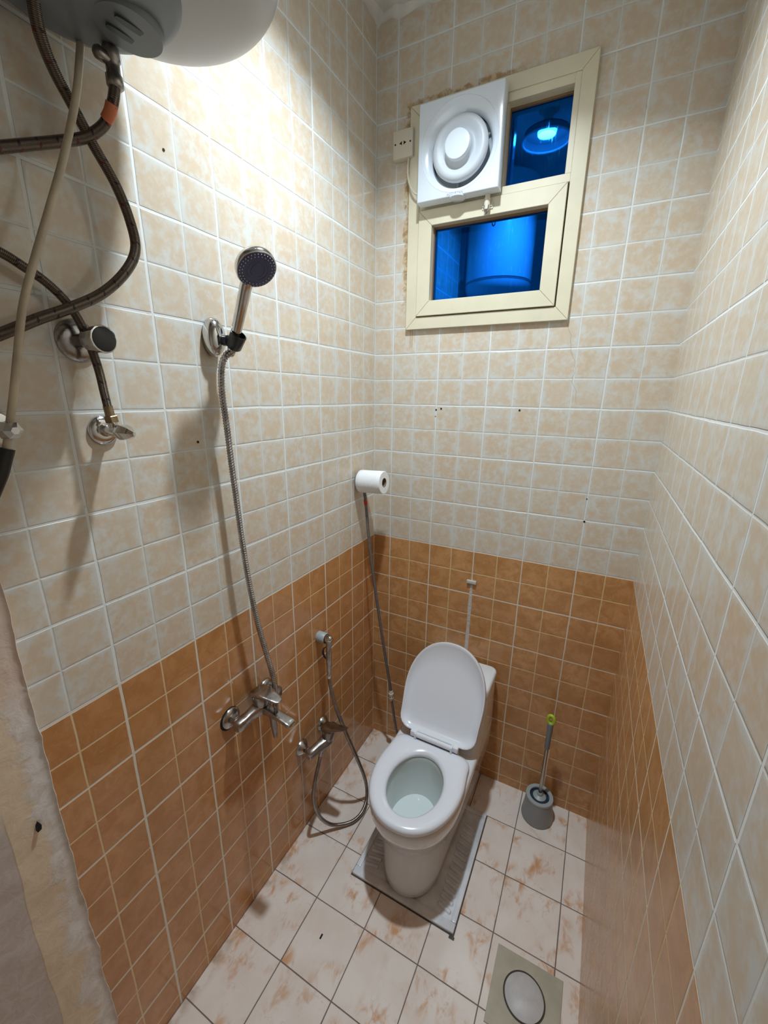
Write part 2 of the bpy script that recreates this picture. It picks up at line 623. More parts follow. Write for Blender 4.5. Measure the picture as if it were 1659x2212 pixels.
def outline(cx, w, yf, yb, wb=None, rb=0.03, ym=None, N=72):
    """toilet-like plan outline: rounded front at yf, squared back at yb with corner radius rb"""
    wb = w if wb is None else wb
    ym = yf + w * 1.35 if ym is None else ym
    pts = []
    K = 40
    for i in range(K + 1):                      # front centre to widest point on +x side
        t = PI / 2 * i / K
        e = 0.92
        pts.append(Vector((w * math.sin(t) ** e, ym - (ym - yf) * math.cos(t) ** e, 0)))
    ycor = yb - rb
    for i in range(1, 11):
        t = i / 10
        pts.append(Vector((w + (wb - w) * (t * t * (3 - 2 * t)), ym + (ycor - ym) * t, 0)))
    for i in range(1, 13):
        t = PI / 2 * i / 12
        pts.append(Vector((wb - rb + rb * math.cos(t), ycor + rb * math.sin(t), 0)))
    pts.append(Vector((0, yb, 0)))
    half = resample(pts, sum((b - a).length for a, b in zip(pts[:-1], pts[1:])) / (N / 2) * 0.99999)
    half = half[:N // 2 + 1]
    while len(half) < N // 2 + 1:
        half.append(pts[-1])
    half[0].x = 0
    half[-1] = Vector((0, yb, 0))
    full = half + [Vector((-p.x, p.y, 0)) for p in reversed(half[1:-1])]
    return [Vector((p.x + cx, p.y, 0)) for p in full]


def ring_z(pts, z):
    return [Vector((p.x, p.y, z)) for p in pts]


def ell(cx, cy, a, b, z, N=72):
    return [Vector((cx + a * math.sin(2 * PI * i / N), cy - b * math.cos(2 * PI * i / N), z)) for i in range(N)]

# ------------------------------------------------------------------ the room
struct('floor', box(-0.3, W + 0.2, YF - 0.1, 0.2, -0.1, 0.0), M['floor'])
WX0, WX1, WZ0, WZ1 = 0.15, 0.735, 2.04, 2.754
bw = bmesh.new()
box(-0.15, WX0, 0.0, 0.15, 0, H, bm=bw)
box(WX1, W + 0.15, 0.0, 0.15, 0, H, bm=bw)
box(WX0, WX1, 0.0, 0.15, 0, WZ0, bm=bw)
box(WX0, WX1, 0.0, 0.15, WZ1, H, bm=bw)
struct('wall_back', bw, M['tile_back'])
struct('wall_left', box(-0.15, 0.0, JY, 0.0, 0, H), M['tile_left'])
struct('wall_right', box(W, W + 0.15, YF, 0.0, 0, H), M['tile_right'])
struct('wall_front', box(-0.15, W + 0.15, YF - 0.1, YF, 0, H), M['ceiling'])

# ceiling with a ragged hand-trowelled edge
bm = bmesh.new()
box(-0.15, W + 0.15, YF - 0.1, 0.15, H, H + 0.1, bm=bm)
struct('ceiling', bm, M['ceiling'])
random.seed(4)
bm = bmesh.new()
def cove(bm, p0, p1, inward, nseg):
    rings = []
    for i in range(nseg + 1):
        t = i / nseg
        p = Vector(p0).lerp(Vector(p1), t)
        a = 0.010 + 0.016 * random.random() ** 1.5
        b = 0.012 + 0.02 * random.random()
        rings.append([p + Vector(inward) * b, p + Vector(inward) * 0.004 + Vector((0, 0, -a)), p + Vector((0, 0, -a)) - Vector(inward) * 0.01, p - Vector(inward) * 0.01 + Vector((0, 0, 0.01)), p + Vector(inward) * b + Vector((0, 0, 0.01))])
    return loft(rings, True, True, bm)
cove(bm, (0, 0, H), (W, 0, H), (0, -1, 0), 40)
cove(bm, (0, 0, H), (0, JY, H), (1, 0, 0), 46)
cove(bm, (W, 0, H), (W, YF, H), (-1, 0, 0), 60)
struct('trim_1', bm, M['ceiling'], 60)

# patched plaster reveal of the doorway (lumpy face, broken edge)
bm = bmesh.new()
ny, nz = 40, 150
random.seed(7)
from mathutils import noise as mn
grid = []
for i in range(nz + 1):
    z = H * i / nz
    row = []
    edge = 0.004 * mn.noise(Vector((0.3, 0, z * 9))) + 0.0035 * mn.noise(Vector((1.3, 5, z * 31)))
    for j in range(ny + 1):
        t = j / ny
        y = JY + edge + (YF - JY) * (t ** 1.8)
        x = 0.010 + 0.003 * mn.noise(Vector((0.7, y * 14, z * 9))) + 0.0016 * mn.noise(Vector((3.1, y * 50, z * 45)))
        if j < 3:
            x += (0.003, 0.0045, 0.002)[j]
        row.append(bm.verts.new((x, y, z)))
    grid.append(row)
for i in range(nz):
    for j in range(ny):
        bm.faces.new((grid[i][j], grid[i][j + 1], grid[i + 1][j + 1], grid[i + 1][j]))
bk = [bm.verts.new((-0.0005, grid[i][0].co.y + 0.001, grid[i][0].co.z)) for i in range(nz + 1)]
for i in range(nz):
    bm.faces.new((bk[i], grid[i][0], grid[i + 1][0], bk[i + 1]))
box(-0.15, -0.0005, YF, JY, 0, H, bm=bm)
struct('door_1', bm, M['jamb'], 50)

# ------------------------------------------------------------------ window
win = bpy.data.objects.new('window_1', None)
COL.objects.link(win)
win.location = (0.4425, 0.0, 2.04)
win['kind'] = 'structure'
FY = -0.016

def mitred(x0, x1, z0, z1, w, y0, y1, bm, bev=0.0012):
    """four mitred frame bars, each slightly separated by the mitre line"""
    g = 0.0004
    O = [(x0, z0), (x1, z0), (x1, z1), (x0, z1)]
    I = [(x0 + w, z0 + w), (x1 - w, z0 + w), (x1 - w, z1 - w), (x0 + w, z1 - w)]
    for k in range(4):
        j = (k + 1) % 4
        quad = [O[k], O[j], I[j], I[k]]
        cx = sum(q[0] for q in quad) / 4; cz = sum(q[1] for q in quad) / 4
        qd = []
        for (a, b) in quad:
            L = math.hypot(a - cx, b - cz)
            qd.append((a + (cx - a) / L * g, b + (cz - b) / L * g))
        nb = bmesh.new()
        f = [nb.verts.new((a, y0, b)) for a, b in qd]
        bk = [nb.verts.new((a, y1, b)) for a, b in qd]
        nb.faces.new(f); nb.faces.new(list(reversed(bk)))
        for i in range(4):
            jj = (i + 1) % 4
            nb.faces.new((f[i], bk[i], bk[jj], f[jj]))
        bmesh.ops.bevel(nb, geom=[e for e in nb.edges if all(abs(v.co.y - y0) < 1e-6 for v in e.verts)], offset=bev, segments=1, affect='EDGES')
        merge(bm, nb)
    return bm

bm = mitred(0.143, 0.742, 2.034, 2.760, 0.043, FY, 0.05, bmesh.new())
box(0.186, 0.699, FY + 0.003, 0.05, 2.437, 2.461, 0.001, 1, bm)          # transom
box(0.186, 0.196, FY + 0.004, 0.05, 2.461, 2.717, 0.001, 1, bm)
box(0.681, 0.699, FY + 0.004, 0.05, 2.461, 2.717, 0.001, 1, bm)
box(0.196, 0.681, FY + 0.004, 0.05, 2.692, 2.717, 0.001, 1, bm)
box(0.455, 0.486, FY + 0.010, 0.05, 2.461, 2.692, 0.001, 1, bm)
obj('window_frame', bm, M['alu'], win, 30)
sash = obj('window_sash', mitred(0.1885, 0.6945, 2.080, 2.434, 0.052, FY - 0.006, 0.035, bmesh.new()), M['alu'], win, 30)
bm = bmesh.new()
box(0.2405, 0.6425, 0.004, 0.03, 2.376, 2.382, bm=bm)
box(0.2405, 0.2445, 0.004, 0.03, 2.132, 2.376, bm=bm)
box(0.6385, 0.6425, 0.004, 0.03, 2.132, 2.376, bm=bm)
box(0.2445, 0.6385, 0.007, 0.03, 2.132, 2.135, bm=bm)
obj('gasket', bm, M['gasket'], sash, None)
obj('pane', box(0.243, 0.640, 0.014, 0.020, 2.133, 2.379), M['glass'], sash, None)
obj('pane', box(0.484, 0.683, 0.030, 0.036, 2.459, 2.694), M['glass'], win, None)
bm = bmesh.new()
box(0.486, 0.681, 0.022, 0.03, 2.685, 2.692, bm=bm)
box(0.486, 0.489, 0.022, 0.03, 2.461, 2.685, bm=bm)
box(0.678, 0.681, 0.022, 0.03, 2.461, 2.685, bm=bm)
obj('gasket', bm, M['gasket'], win, None)
# hollow seen past the sash's open edge, and the closed back of the opening
obj('reveal', box(0.15, 0.735, 0.10, 0.14, 2.04, 2.754), M['hole'], win, None)
# latch
latch = obj('latch', lathe((0.4445, FY - 0.016, 2.392), (0, 0, 1), [(0.008, 0), (0.0105, 0.002), (0.0105, 0.036), (0.0085, 0.038), (0.0085, 0.050), (0.005, 0.052)], 18), M['ivory'], win)
bm = box(0.426, 0.463, FY - 0.009, FY - 0.006, 2.398, 2.420, 0.001, 1)
for sx in (-1, 1):
    lathe((0.4445 + sx * 0.013, FY - 0.012, 2.409), (0, 1, 0), [(0.0042, 0), (0.0042, 0.004)], 12, bm)
obj('latch_plate', bm, M['ivory'], win)
bm = tube([(0.4385, FY - 0.02, 2.410), (0.4375, FY - 0.026, 2.396), (0.4410, FY - 0.028, 2.382), (0.4445, FY - 0.028, 2.379), (0.4480, FY - 0.028, 2.382), (0.4515, FY - 0.026, 2.396), (0.4505, FY - 0.02, 2.410)], 0.0022, 8, 0.003)
obj('latch_ring', bm, M['chrome'], win)

# ------------------------------------------------------------------ exhaust fan
fx, fz = 0.3435, 2.583
fan = thing('exhaust_fan', 'square white exhaust fan mounted over the upper left of the window', 'fan', (fx, -0.03, 2.443))
hs = 0.1435
y1 = -0.070
N = 96
def sq_ring(s, y, rad=0.006):
    out = []
    for i in range(N):
        t = 2 * PI * i / N
        c, sn = math.cos(t), math.sin(t)
        k = 1.0 / max(abs(c), abs(sn))
        out.append(Vector((fx + c * k * s, y, fz + sn * k * s)))
    return out
def ci(r, y, cx=fx, cz=fz):
    return [Vector((cx + r * math.cos(2 * PI * i / N), y, cz + r * math.sin(2 * PI * i / N))) for i in range(N)]
hcx, hcz = fx + 0.0065, fz - 0.012
dcx, dcz = fx + 0.0080, fz - 0.0130
rings = [sq_ring(hs - 0.004, -0.028), sq_ring(hs, -0.030), sq_ring(hs, y1 + 0.003), sq_ring(hs - 0.002, y1 + 0.0006), sq_ring(hs - 0.004, y1),
         ci(0.1340, y1), ci(0.1330, y1 + 0.0016), ci(0.1315, y1 + 0.0002), ci(0.123, y1 + 0.0025, fx + 0.001, fz - 0.003), ci(0.113, y1 + 0.0065, fx + 0.003, fz - 0.007), ci(0.1045, y1 + 0.013, hcx, hcz), ci(0.1015, y1 + 0.020, hcx, hcz)]
obj('fan_plate', loft(rings, True, False), M['fan'], fan, 40)
obj('duct', lathe((hcx, y1 + 0.022, hcz), (0, 1, 0), [(0.1025, -0.004), (0.1025, 0.045), (0.0, 0.047)], 64, cap0=False), M['hole'], fan)
bm = lathe((dcx, y1 + 0.012, dcz), (0, -1, 0), [(0.075, 0.0), (0.088, 0.002), (0.0935, 0.008), (0.0945, 0.016), (0.091, 0.024), (0.083, 0.029), (0.074, 0.029), (0.062, 0.022), (0.053, 0.019), (0.048, 0.021), (0.045, 0.027), (0.0435, 0.036)], 72)
cover = obj('rotor_cover', bm, M['fan_grey'], fan, 60)
obj('hub', lathe((dcx, y1 + 0.012, dcz), (0, -1, 0), [(0.0438, 0.034), (0.0430, 0.044), (0.041, 0.048), (0.030, 0.0505), (0.0, 0.0512)], 48), M['fan'], cover, 50)
for k in range(3):
    a = 2 * PI * k / 3 + 0.4
    p0 = Vector((hcx + 0.04 * math.cos(a), y1 + 0.028, hcz + 0.04 * math.sin(a)))
    p1 = Vector((hcx + 0.102 * math.cos(a), y1 + 0.036, hcz + 0.102 * math.sin(a)))
    obj('strut', cyl(p0, p1, 0.004, 0.004, 10), M['fan_grey'], fan)
obj('pull_tab', lathe((fx + 0.002, -0.052, fz - hs + 0.001), (0, 0, -1), [(0.028, 0), (0.028, 0.003), (0.024, 0.006), (0.0, 0.0075)], 32), M['fan'], fan, 50)
tc = bpy.data.curves.new('brand_text', 'FONT')
tc.body = 'ACCURTAN'
tc.size = 0.0105
tc.align_x = 'CENTER'
tc.extrude = 0.0002
to = bpy.data.objects.new('tmp_text', tc)
COL.objects.link(to)
dg = bpy.context.evaluated_depsgraph_get()
tm = bpy.data.meshes.new_from_object(to.evaluated_get(dg))
bpy.data.objects.remove(to)
bt = bmesh.new(); bt.from_mesh(tm)
bmesh.ops.transform(bt, matrix=Matrix.Translation((fx - 0.004, y1 - 0.0002, fz - 0.1395)) @ Matrix.Rotation(PI / 2, 4, 'X'), verts=bt.verts[:])
obj('brand_print', bt, M['print'], fan, None)

# ------------------------------------------------------------------ socket beside the fan and its lead
so = thing('wall_socket', 'ivory square wall socket with four dark holes left of the fan', 'socket', (0.121, 0.0, 2.608))
obj('faceplate', box(0.0815, 0.1605, -0.030, 0.0, 2.6085, 2.6945, 0.003, 2), M['ivory'], so)
for px in (0.0915, 0.1505):
    obj('screw', cyl((px, -0.0305, 2.653), (px, -0.0285, 2.653), 0.0030, seg=14), M['hole'], so)
for px, s in ((0.1135, -1), (0.1285, 1)):
    bm = bmesh.new()
    v = [bm.verts.new((px - s * 0.004, -0.0304, 2.6595)), bm.verts.new((px - s * 0.004, -0.0304, 2.6475)), bm.verts.new((px + s * 0.006, -0.0304, 2.6535))]
    w_ = [bm.verts.new((q.co.x, -0.0280, q.co.z)) for q in v]
    bm.faces.new(v); bm.faces.new(list(reversed(w_)))
    for i in range(3):
        bm.faces.new((v[i], w_[i], w_[(i + 1) % 3], v[(i + 1) % 3]))
    obj('pin_slot', bm, M['hole'], so, None)
tag(obj('fan_lead', tube([(0.143, -0.020, 2.614), (0.141, -0.022, 2.596), (0.141, -0.025, 2.570), (0.146, -0.029, 2.540), (0.158, -0.032, 2.510), (0.176, -0.036, 2.488), (0.203, -0.040, 2.474)], 0.0034, 10), M['ivory']),
    'thin white lead curling from the wall socket into the fan', 'cable')

# ------------------------------------------------------------------ small things on the back wall
tag(obj('wall_clip', box(0.463, 0.505, -0.010, -0.0002, 0.996, 1.012, 0.002, 2), M['grate_cap']), 'small pale metal clip screwed to the brown tiles above the cistern', 'clip')
bm = bmesh.new()
random.seed(3)
rg = []
for i in range(16):
    z = 0.66 + (0.990 - 0.66) * i / 15
    w_ = 0.0068 + 0.002 * random.random() - (0.0015 if i > 11 else 0)
    c_ = 0.4835 - 0.002 * (1 - i / 15)
    rg.append([(c_ - w_, -0.0001, z), (c_ - w_ * 0.6, -0.0022, z), (c_ + w_ * 0.6, -0.0022, z), (c_ + w_, -0.0001, z)])
loft(rg, True, True, bm)
tag(obj('sealant_strip', bm, M['sealant'], None, 60), 'smeared white vertical strip of sealant below the pale metal clip', 'sealant')
for i, (x_, z_, r_, lb) in enumerate([
        (0.2830, 1.7270, 0.0033, 'bare drill hole, left of the pair in the cream tiles below the window'),
        (0.3045, 1.7320, 0.0036, 'plugged drill hole, right of the pair in the cream tiles below the window'),
        (0.2820, 1.7010, 0.0018, 'tiny dark hole just under the pair of drill holes'),
        (0.6130, 1.7340, 0.0036, 'lone plugged drill hole in the cream tiles under the window\'s right side'),
        (0.8820, 1.4260, 0.0022, 'small dark hole on a joint far right on the back wall, upper of two'),
        (0.8850, 1.3400, 0.0036, 'larger dark hole at a tile crossing far right, lower of two')]):
    tag(obj('drill_hole', cyl((x_, -0.0012, z_), (x_, 0.0, z_), r_, seg=14), M['hole']), lb, 'hole', 'drill holes in the tiled walls')
tag(obj('drill_hole', cyl((0.0, -0.930, 1.664), (0.0012, -0.930, 1.664), 0.0032, seg=14), M['hole']), 'dark hole in the left wall just left of the shower hose', 'hole', 'drill holes in the tiled walls')
tag(obj('drill_hole', cyl((0.0, -0.9345, 2.270), (0.0012, -0.9345, 2.270), 0.0028, seg=14), M['hole']), 'dark hole in the brightly lit left wall below the water heater', 'hole', 'drill holes in the tiled walls')

bm = bmesh.new()
pts_ = [(-1.4095, 0.9480), (-1.4030, 0.9500), (-1.4015, 0.9590), (-1.4045, 0.9665), (-1.4085, 0.9600)]
f_ = [bm.verts.new((0.0185, a, b)) for a, b in pts_]; g_ = [bm.verts.new((0.0080, a, b)) for a, b in pts_]
bm.faces.new(f_); bm.faces.new(list(reversed(g_)))
for i in range(5):
    bm.faces.new((f_[i], g_[i], g_[(i + 1) % 5], f_[(i + 1) % 5]))
tag(obj('paint_flake', bm, M['hole'], None, None), 'small black flake stuck on the rough plaster doorway edge', 'flake')
tag(obj('dirt_speck', box(0.278, 0.2835, -0.888, -0.873, 0.0, 0.0016, 0.0004, 1), M['hole']), 'short dark sliver lying on the floor left of the squat pan', 'debris')

# ------------------------------------------------------------------ toilet
CX = 0.468
toilet = thing('toilet', 'white one-piece toilet with raised lid standing on the squat pan', 'toilet', (CX, -0.40, 0.012))
def ol(w, yf, yb=-0.022, wb=None, rb=0.03, ym=None): return outline(CX, w, yf, yb, wb, rb, ym)
rings = [ring_z(ol(0.106, -0.648, wb=0.128), 0.012), ring_z(ol(0.109, -0.654, wb=0.131), 0.018), ring_z(ol(0.111, -0.656, wb=0.135), 0.06),
         ring_z(ol(0.115, -0.658, wb=0.142), 0.13), ring_z(ol(0.121, -0.662, wb=0.152), 0.19), ring_z(ol(0.129, -0.670, wb=0.161), 0.235), ring_z(ol(0.141, -0.684, wb=0.166), 0.275),
         ring_z(ol(0.157, -0.705, wb=0.168), 0.318), ring_z(ol(0.166, -0.717, wb=0.169), 0.35), ring_z(ol(0.1695, -0.722, wb=0.169), 0.38),
         ring_z(ol(0.169, -0.722, wb=0.168), 0.395), ring_z(ol(0.164, -0.717, wb=0.163), 0.404), ring_z(ol(0.155, -0.706, wb=0.154), 0.4065)]
hy = -0.545
inner = [ell(CX, hy, 0.106, 0.139, 0.4065), ell(CX, hy, 0.103, 0.136, 0.402), ell(CX, hy, 0.103, 0.135, 0.385), ell(CX, hy, 0.098, 0.128, 0.34), ell(CX, hy - 0.002, 0.091, 0.116, 0.29),
         ell(CX, hy - 0.006, 0.077, 0.095, 0.24), ell(CX, hy - 0.014, 0.060, 0.072, 0.205), ell(CX, hy - 0.022, 0.045, 0.052, 0.185), ell(CX, hy - 0.035, 0.034, 0.036, 0.155), ell(CX, hy - 0.035, 0.028, 0.028, 0.12), ell(CX, hy - 0.035, 0.006, 0.006, 0.112)]
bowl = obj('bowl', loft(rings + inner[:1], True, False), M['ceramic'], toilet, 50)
obj('bowl_interior', loft(inner, False, True), M['ceramic_shaded'], bowl, 50)
obj('water', loft([ell(CX, hy - 0.004, 0.0835, 0.104, 0.2620), ell(CX, hy - 0.004, 0.0835, 0.104, 0.2610)], True, True), M['water'], bowl)
# cistern growing out of the rear deck
def tk(w, yf, z, r=0.03, yb=-0.022):
    return outline(CX, w, yf, yb, w, r, yf + 0.035, 72)
def rrect(w, yf, yb, r, z, n=10):
    pts = []
    for cx_, cy_, a0 in ((CX + w - r, yb - r, 0), (CX - w + r, yb - r, PI / 2), (CX - w + r, yf + r, PI), (CX + w - r, yf + r, 3 * PI / 2)):
        for i in range(n + 1):
            a = a0 + PI / 2 * i / n
            pts.append(Vector((cx_ + r * math.cos(a), cy_ + r * math.sin(a), z)))
    return pts
rings = [rrect(0.1680, -0.325, -0.022, 0.035, 0.380), rrect(0.1680, -0.318, -0.022, 0.035, 0.405), rrect(0.1678, -0.275, -0.022, 0.035, 0.430), rrect(0.1670, -0.245, -0.022, 0.035, 0.46),
         rrect(0.166, -0.225, -0.022, 0.034, 0.50), rrect(0.165, -0.208, -0.022, 0.032, 0.56), rrect(0.1645, -0.200, -0.022, 0.03, 0.588), rrect(0.161, -0.197, -0.025, 0.03, 0.5905)]
tank = obj('cistern', loft(rings, True, True), M['ceramic'], toilet, 50)
rings = [rrect(0.161, -0.198, -0.024, 0.03, 0.5925), rrect(0.166, -0.203, -0.019, 0.03, 0.594), rrect(0.167, -0.204, -0.018, 0.03, 0.620), rrect(0.164, -0.201, -0.021, 0.03, 0.630), rrect(0.157, -0.194, -0.028, 0.026, 0.634)]
lidc = obj('cistern_lid', loft(rings, True, True), M['ceramic'], toilet, 50)
obj('flush_button', lathe((CX, -0.11, 0.633), (0, 0, 1), [(0.024, 0), (0.024, 0.004), (0.022, 0.0055), (0, 0.006)], 28), M['chrome'], lidc)
# seat ring
so_ = outline(CX, 0.1675, -0.727, -0.352, 0.158, 0.042, -0.50)
si_ = ell(CX, -0.540, 0.0975, 0.132, 0)
def blend(a, b, t, z):
    return [Vector((p.x + (q.x - p.x) * t, p.y + (q.y - p.y) * t, z)) for p, q in zip(a, b)]
rings = [blend(so_, si_, 0.06, 0.409), blend(so_, si_, 0.0, 0.414), blend(so_, si_, 0.0, 0.424), blend(so_, si_, 0.04, 0.430), blend(so_, si_, 0.16, 0.4345), blend(so_, si_, 0.35, 0.4365), blend(so_, si_, 0.6, 0.435),
         blend(so_, si_, 0.85, 0.430), blend(so_, si_, 0.97, 0.424), blend(so_, si_, 1.0, 0.418), blend(so_, si_, 0.99, 0.411), blend(so_, si_, 0.85, 0.409)]
obj('seat', loft(rings, closed=True), M['seat'], toilet, 50)
# lid: dished shell, hinged up and leaning on the cistern
hingeP = Vector((CX, -0.331, 0.446))
lean = math.atan2(0.175, 0.326)
Lc = outline(0.0, 0.1690, -0.378, 0.0, 0.163, 0.050, -0.165)       # v = -y runs away from the hinge
def lid_ring(sx, tip, near, depth):
    out = []
    for p in Lc:
        v = -p.y
        v2 = near + (v / 0.372) * (0.372 - tip - near)
        # local frame: x, along (up), out (towards the room)
        up = Vector((0, math.sin(lean), math.cos(lean)))
        nrm = Vector((0, -math.cos(lean), math.sin(lean)))
        out.append(hingeP + Vector((p.x * sx, 0, 0)) + up * v2 + nrm * depth)
    return out
rings = [lid_ring(0.80, 0.03, 0.03, -0.008), lid_ring(0.96, 0.006, 0.006, -0.006), lid_ring(1.0, 0.0, 0.0, 0.000), lid_ring(1.0, 0.0, 0.0, 0.014), lid_ring(0.988, 0.002, 0.002, 0.019), lid_ring(0.972, 0.006, 0.005, 0.019),
         lid_ring(0.958, 0.014, 0.009, 0.015), lid_ring(0.935, 0.034, 0.015, 0.008), lid_ring(0.90, 0.062, 0.024, 0.001), lid_ring(0.80, 0.088, 0.045, -0.003), lid_ring(0.4, 0.16, 0.12, -0.003)]
obj('lid', loft(rings, True, True), M['seat'], toilet, 50)
# hinge
bm = cyl((0.392, -0.356, 0.450), (0.543, -0.356, 0.450), 0.0105, seg=20, bev=0.001)
obj('hinge_bar', bm, M['seat'], toilet)
for hx in (0.380, 0.556):
    bm = box(hx - 0.013, hx + 0.013, -0.360, -0.332, 0.436, 0.460, 0.004, 2)
    box(hx - 0.004 + (0.012 if hx < CX else -0.012), hx + 0.004 + (0.012 if hx < CX else -0.012), -0.370, -0.335, 0.430, 0.463, 0.002, 2, bm)
    obj('hinge_block', bm, M['seat'], toilet)
    obj('hinge_foot', lathe((hx, -0.338, 0.406), (0, 0, 1), [(0.015, 0), (0.015, 0.010), (0.010, 0.028)], 20), M['ivory'], toilet)

# ------------------------------------------------------------------ squat pan let into the floor under the toilet
px0, px1, py0, py1 = 0.274, 0.679, -0.668, -0.196
pan = thing('squat_pan', 'white ribbed squat pan set in the floor under the toilet', 'squat pan', ((px0 + px1) / 2, (py0 + py1) / 2, 0.0))
bm = bmesh.new()
box(px0, px1, py0, py0 + 0.030, 0.0, 0.012, 0.003, 2, bm)
box(px0, px1, py1 - 0.022, py1, 0.0, 0.012, 0.003, 2, bm)
box(px0, px0 + 0.020, py0 + 0.030, py1 - 0.022, 0.0, 0.012, 0.003, 2, bm)
box(px1 - 0.020, px1, py0 + 0.030, py1 - 0.022, 0.0, 0.012, 0.003, 2, bm)
obj('rim', bm, M['pan'], pan)
bm = box(px0 + 0.01, px1 - 0.01, py0 + 0.02, py1 - 0.01, 0.0, 0.0065)
obj('basin', bm, M['pan'], pan, None)
for side in (-1, 1):
    bm = bmesh.new()
    for k in range(13):
        yy = -0.615 + k * 0.027
        xa, xb = (px0 + 0.028, px0 + 0.080) if side < 0 else (px1 - 0.075, px1 - 0.028)
        p0 = Vector((xa, yy + (0.010 if side > 0 else 0.0), 0.0065)); p1 = Vector((xb, yy + (0.0 if side > 0 else 0.010), 0.0065))
        lathe(p0, p1 - p0, [(0.002, -0.003), (0.0075, 0), (0.0075, (p1 - p0).length), (0.002, (p1 - p0).length + 0.003)], 12, bm)
    obj('tread', bm, M['pan'], pan, 60)
g = 0.004
bm = bmesh.new()
box(px0 - g, px1 + g, py0 - g, py0, -0.001, 0.0012, bm=bm)
box(px0 - g, px0, py0, py1, -0.001, 0.0012, bm=bm)
box(px1, px1 + g, py0, py1, -0.001, 0.0012, bm=bm)
box(px1 - 0.012, px1 + g + 0.003, py0 - g - 0.009, py0 - g, -0.001, 0.0016, bm=bm)
obj('joint', bm, M['pan_dirt'], pan, None)

# ------------------------------------------------------------------ toilet brush
bx, by = 0.874, -0.088
br = thing('toilet_brush', 'toilet brush in a grey pot with lime green hanging loop, far right corner', 'toilet brush', (bx, by, 0))
potm = obj('pot', lathe((bx, by, 0.0), (0, 0, 1), [(0.060, 0.0), (0.0655, 0.003), (0.0660, 0.012), (0.0600, 0.055), (0.0545, 0.108), (0.050, 0.108), (0.050, 0.100), (0.0, 0.096)], 48), M['brush_pot'], br, 50)
obj('rim', lathe((bx, by, 0.106), (0, 0, 1), [(0.0405, 0.0), (0.0555, 0.0), (0.0565, 0.004), (0.0555, 0.009), (0.0405, 0.009), (0.0395, 0.004)], 48, cap0=False, cap1=False), M['brush_rim'], br, 50)
obj('bristles', lathe((bx, by, 0.094), (0, 0, 1), [(0.038, 0.0), (0.040, 0.006), (0.038, 0.013), (0.030, 0.016), (0.0, 0.017)], 36), M['bristle'], br, 50)
obj('splash_collar', lathe((bx, by, 0.108), (0, 0, 1), [(0.027, 0.0), (0.027, 0.004), (0.020, 0.008), (0.012, 0.012), (0.012, 0.020), (0.009, 0.024)], 32), M['brush_rim'], br, 50)
obj('stick', cyl((bx, by, 0.125), (bx + 0.001, by, 0.375), 0.0075, seg=18), M['steel'], br)
obj('grip', lathe((bx + 0.001, by, 0.368), (0, 0, 1), [(0.0095, 0), (0.0105, 0.004), (0.0105, 0.05), (0.0118, 0.12), (0.0110, 0.128)], 20), M['brush_grip'], br)
bm = bmesh.new()
tube([(bx + 0.001 + 0.012 * math.sin(a), by - 0.012 * 0.2 * math.sin(a), 0.513 - 0.020 * math.cos(a)) for a in [2 * PI * k / 16 for k in range(17)]], 0.0064, 10, 0.004, bm)
obj('hanging_loop', bm, M['lime'], br, 60)

# ------------------------------------------------------------------ floor drain
dr = thing('floor_drain', 'square beige floor drain cover with round grey white cap', 'drain', (0.925, -0.716, 0.0))
d0 = (0.823, 1.026, -0.821, -0.615)
bm = bmesh.new()
Nn = 64
def dsq(s, z):
    out = []
    for i in range(Nn):
        t = 2 * PI * i / Nn + PI / 4
        c, sn = math.cos(t), math.sin(t)
        k = 1.0 / max(abs(c), abs(sn))
        out.append(Vector((0.9245 + c * k * s, -0.718 + sn * k * s, z)))
    return out
def dci(r, z):
    return [Vector((0.921 + r * math.cos(2 * PI * i / Nn + PI / 4), -0.712 + r * math.sin(2 * PI * i / Nn + PI / 4), z)) for i in range(Nn)]
obj('cover_plate', loft([dsq(0.1015, 0.0), dsq(0.1015, 0.0025), dsq(0.1005, 0.0035), dci(0.0625, 0.0035), dci(0.0625, 0.0008)], False, False), M['grate_plate'], dr, 30)
obj('gap', loft([dci(0.0625, 0.0003), dci(0.0625, 0.0010)], True, True), M['grate_gap'], dr, None)
obj('cap', lathe((0.921, -0.712, 0.001), (0, 0, 1), [(0.0570, 0.0), (0.0575, 0.0035), (0.056, 0.005), (0.0, 0.0058)], 48), M['grate_cap'], dr, 50)

# ------------------------------------------------------------------ toilet paper on the stop valve
yv, zv = -0.156, 1.428
va = thing('stop_valve', 'small wall stop valve behind the toilet roll', 'valve', (0.0, yv, zv))
obj('flange', lathe((0, yv, zv), (1, 0, 0), [(0.030, 0), (0.030, 0.003), (0.020, 0.009), (0.012, 0.010)], 32), M['chrome'], va)
obj('valve_body', cyl((0.006, yv, zv), (0.055, yv, zv), 0.011, seg=20), M['chrome'], va)
obj('handle', lathe((0.011, yv, zv), (1, 0, 0), [(0.022, 0), (0.026, 0.001), (0.026, 0.003), (0.016, 0.004)], 24), M['black'], va)
obj('outlet', cyl((0.034, yv, zv), (0.034, yv, zv - 0.045), 0.0085, seg=18), M['chrome_dark'], va)
tp = thing('toilet_roll', 'white toilet roll pushed onto the stop valve in the corner', 'toilet roll', (0.07, yv, zv))
Rr, ri = 0.0475, 0.0195
cT = Vector((0.016, yv, zv + 0.001)); dT = Vector((1, 0.0, 0.045))
obj('paper', lathe(cT, dT, [(ri, 0.0), (Rr - 0.002, 0.0), (Rr, 0.002), (Rr + 0.0006, 0.02), (Rr, 0.05), (Rr + 0.0004, 0.09), (Rr, 0.110), (Rr - 0.002, 0.1125), (ri, 0.1125)], 48, cap0=False, cap1=False), M['paper'], tp, 50)
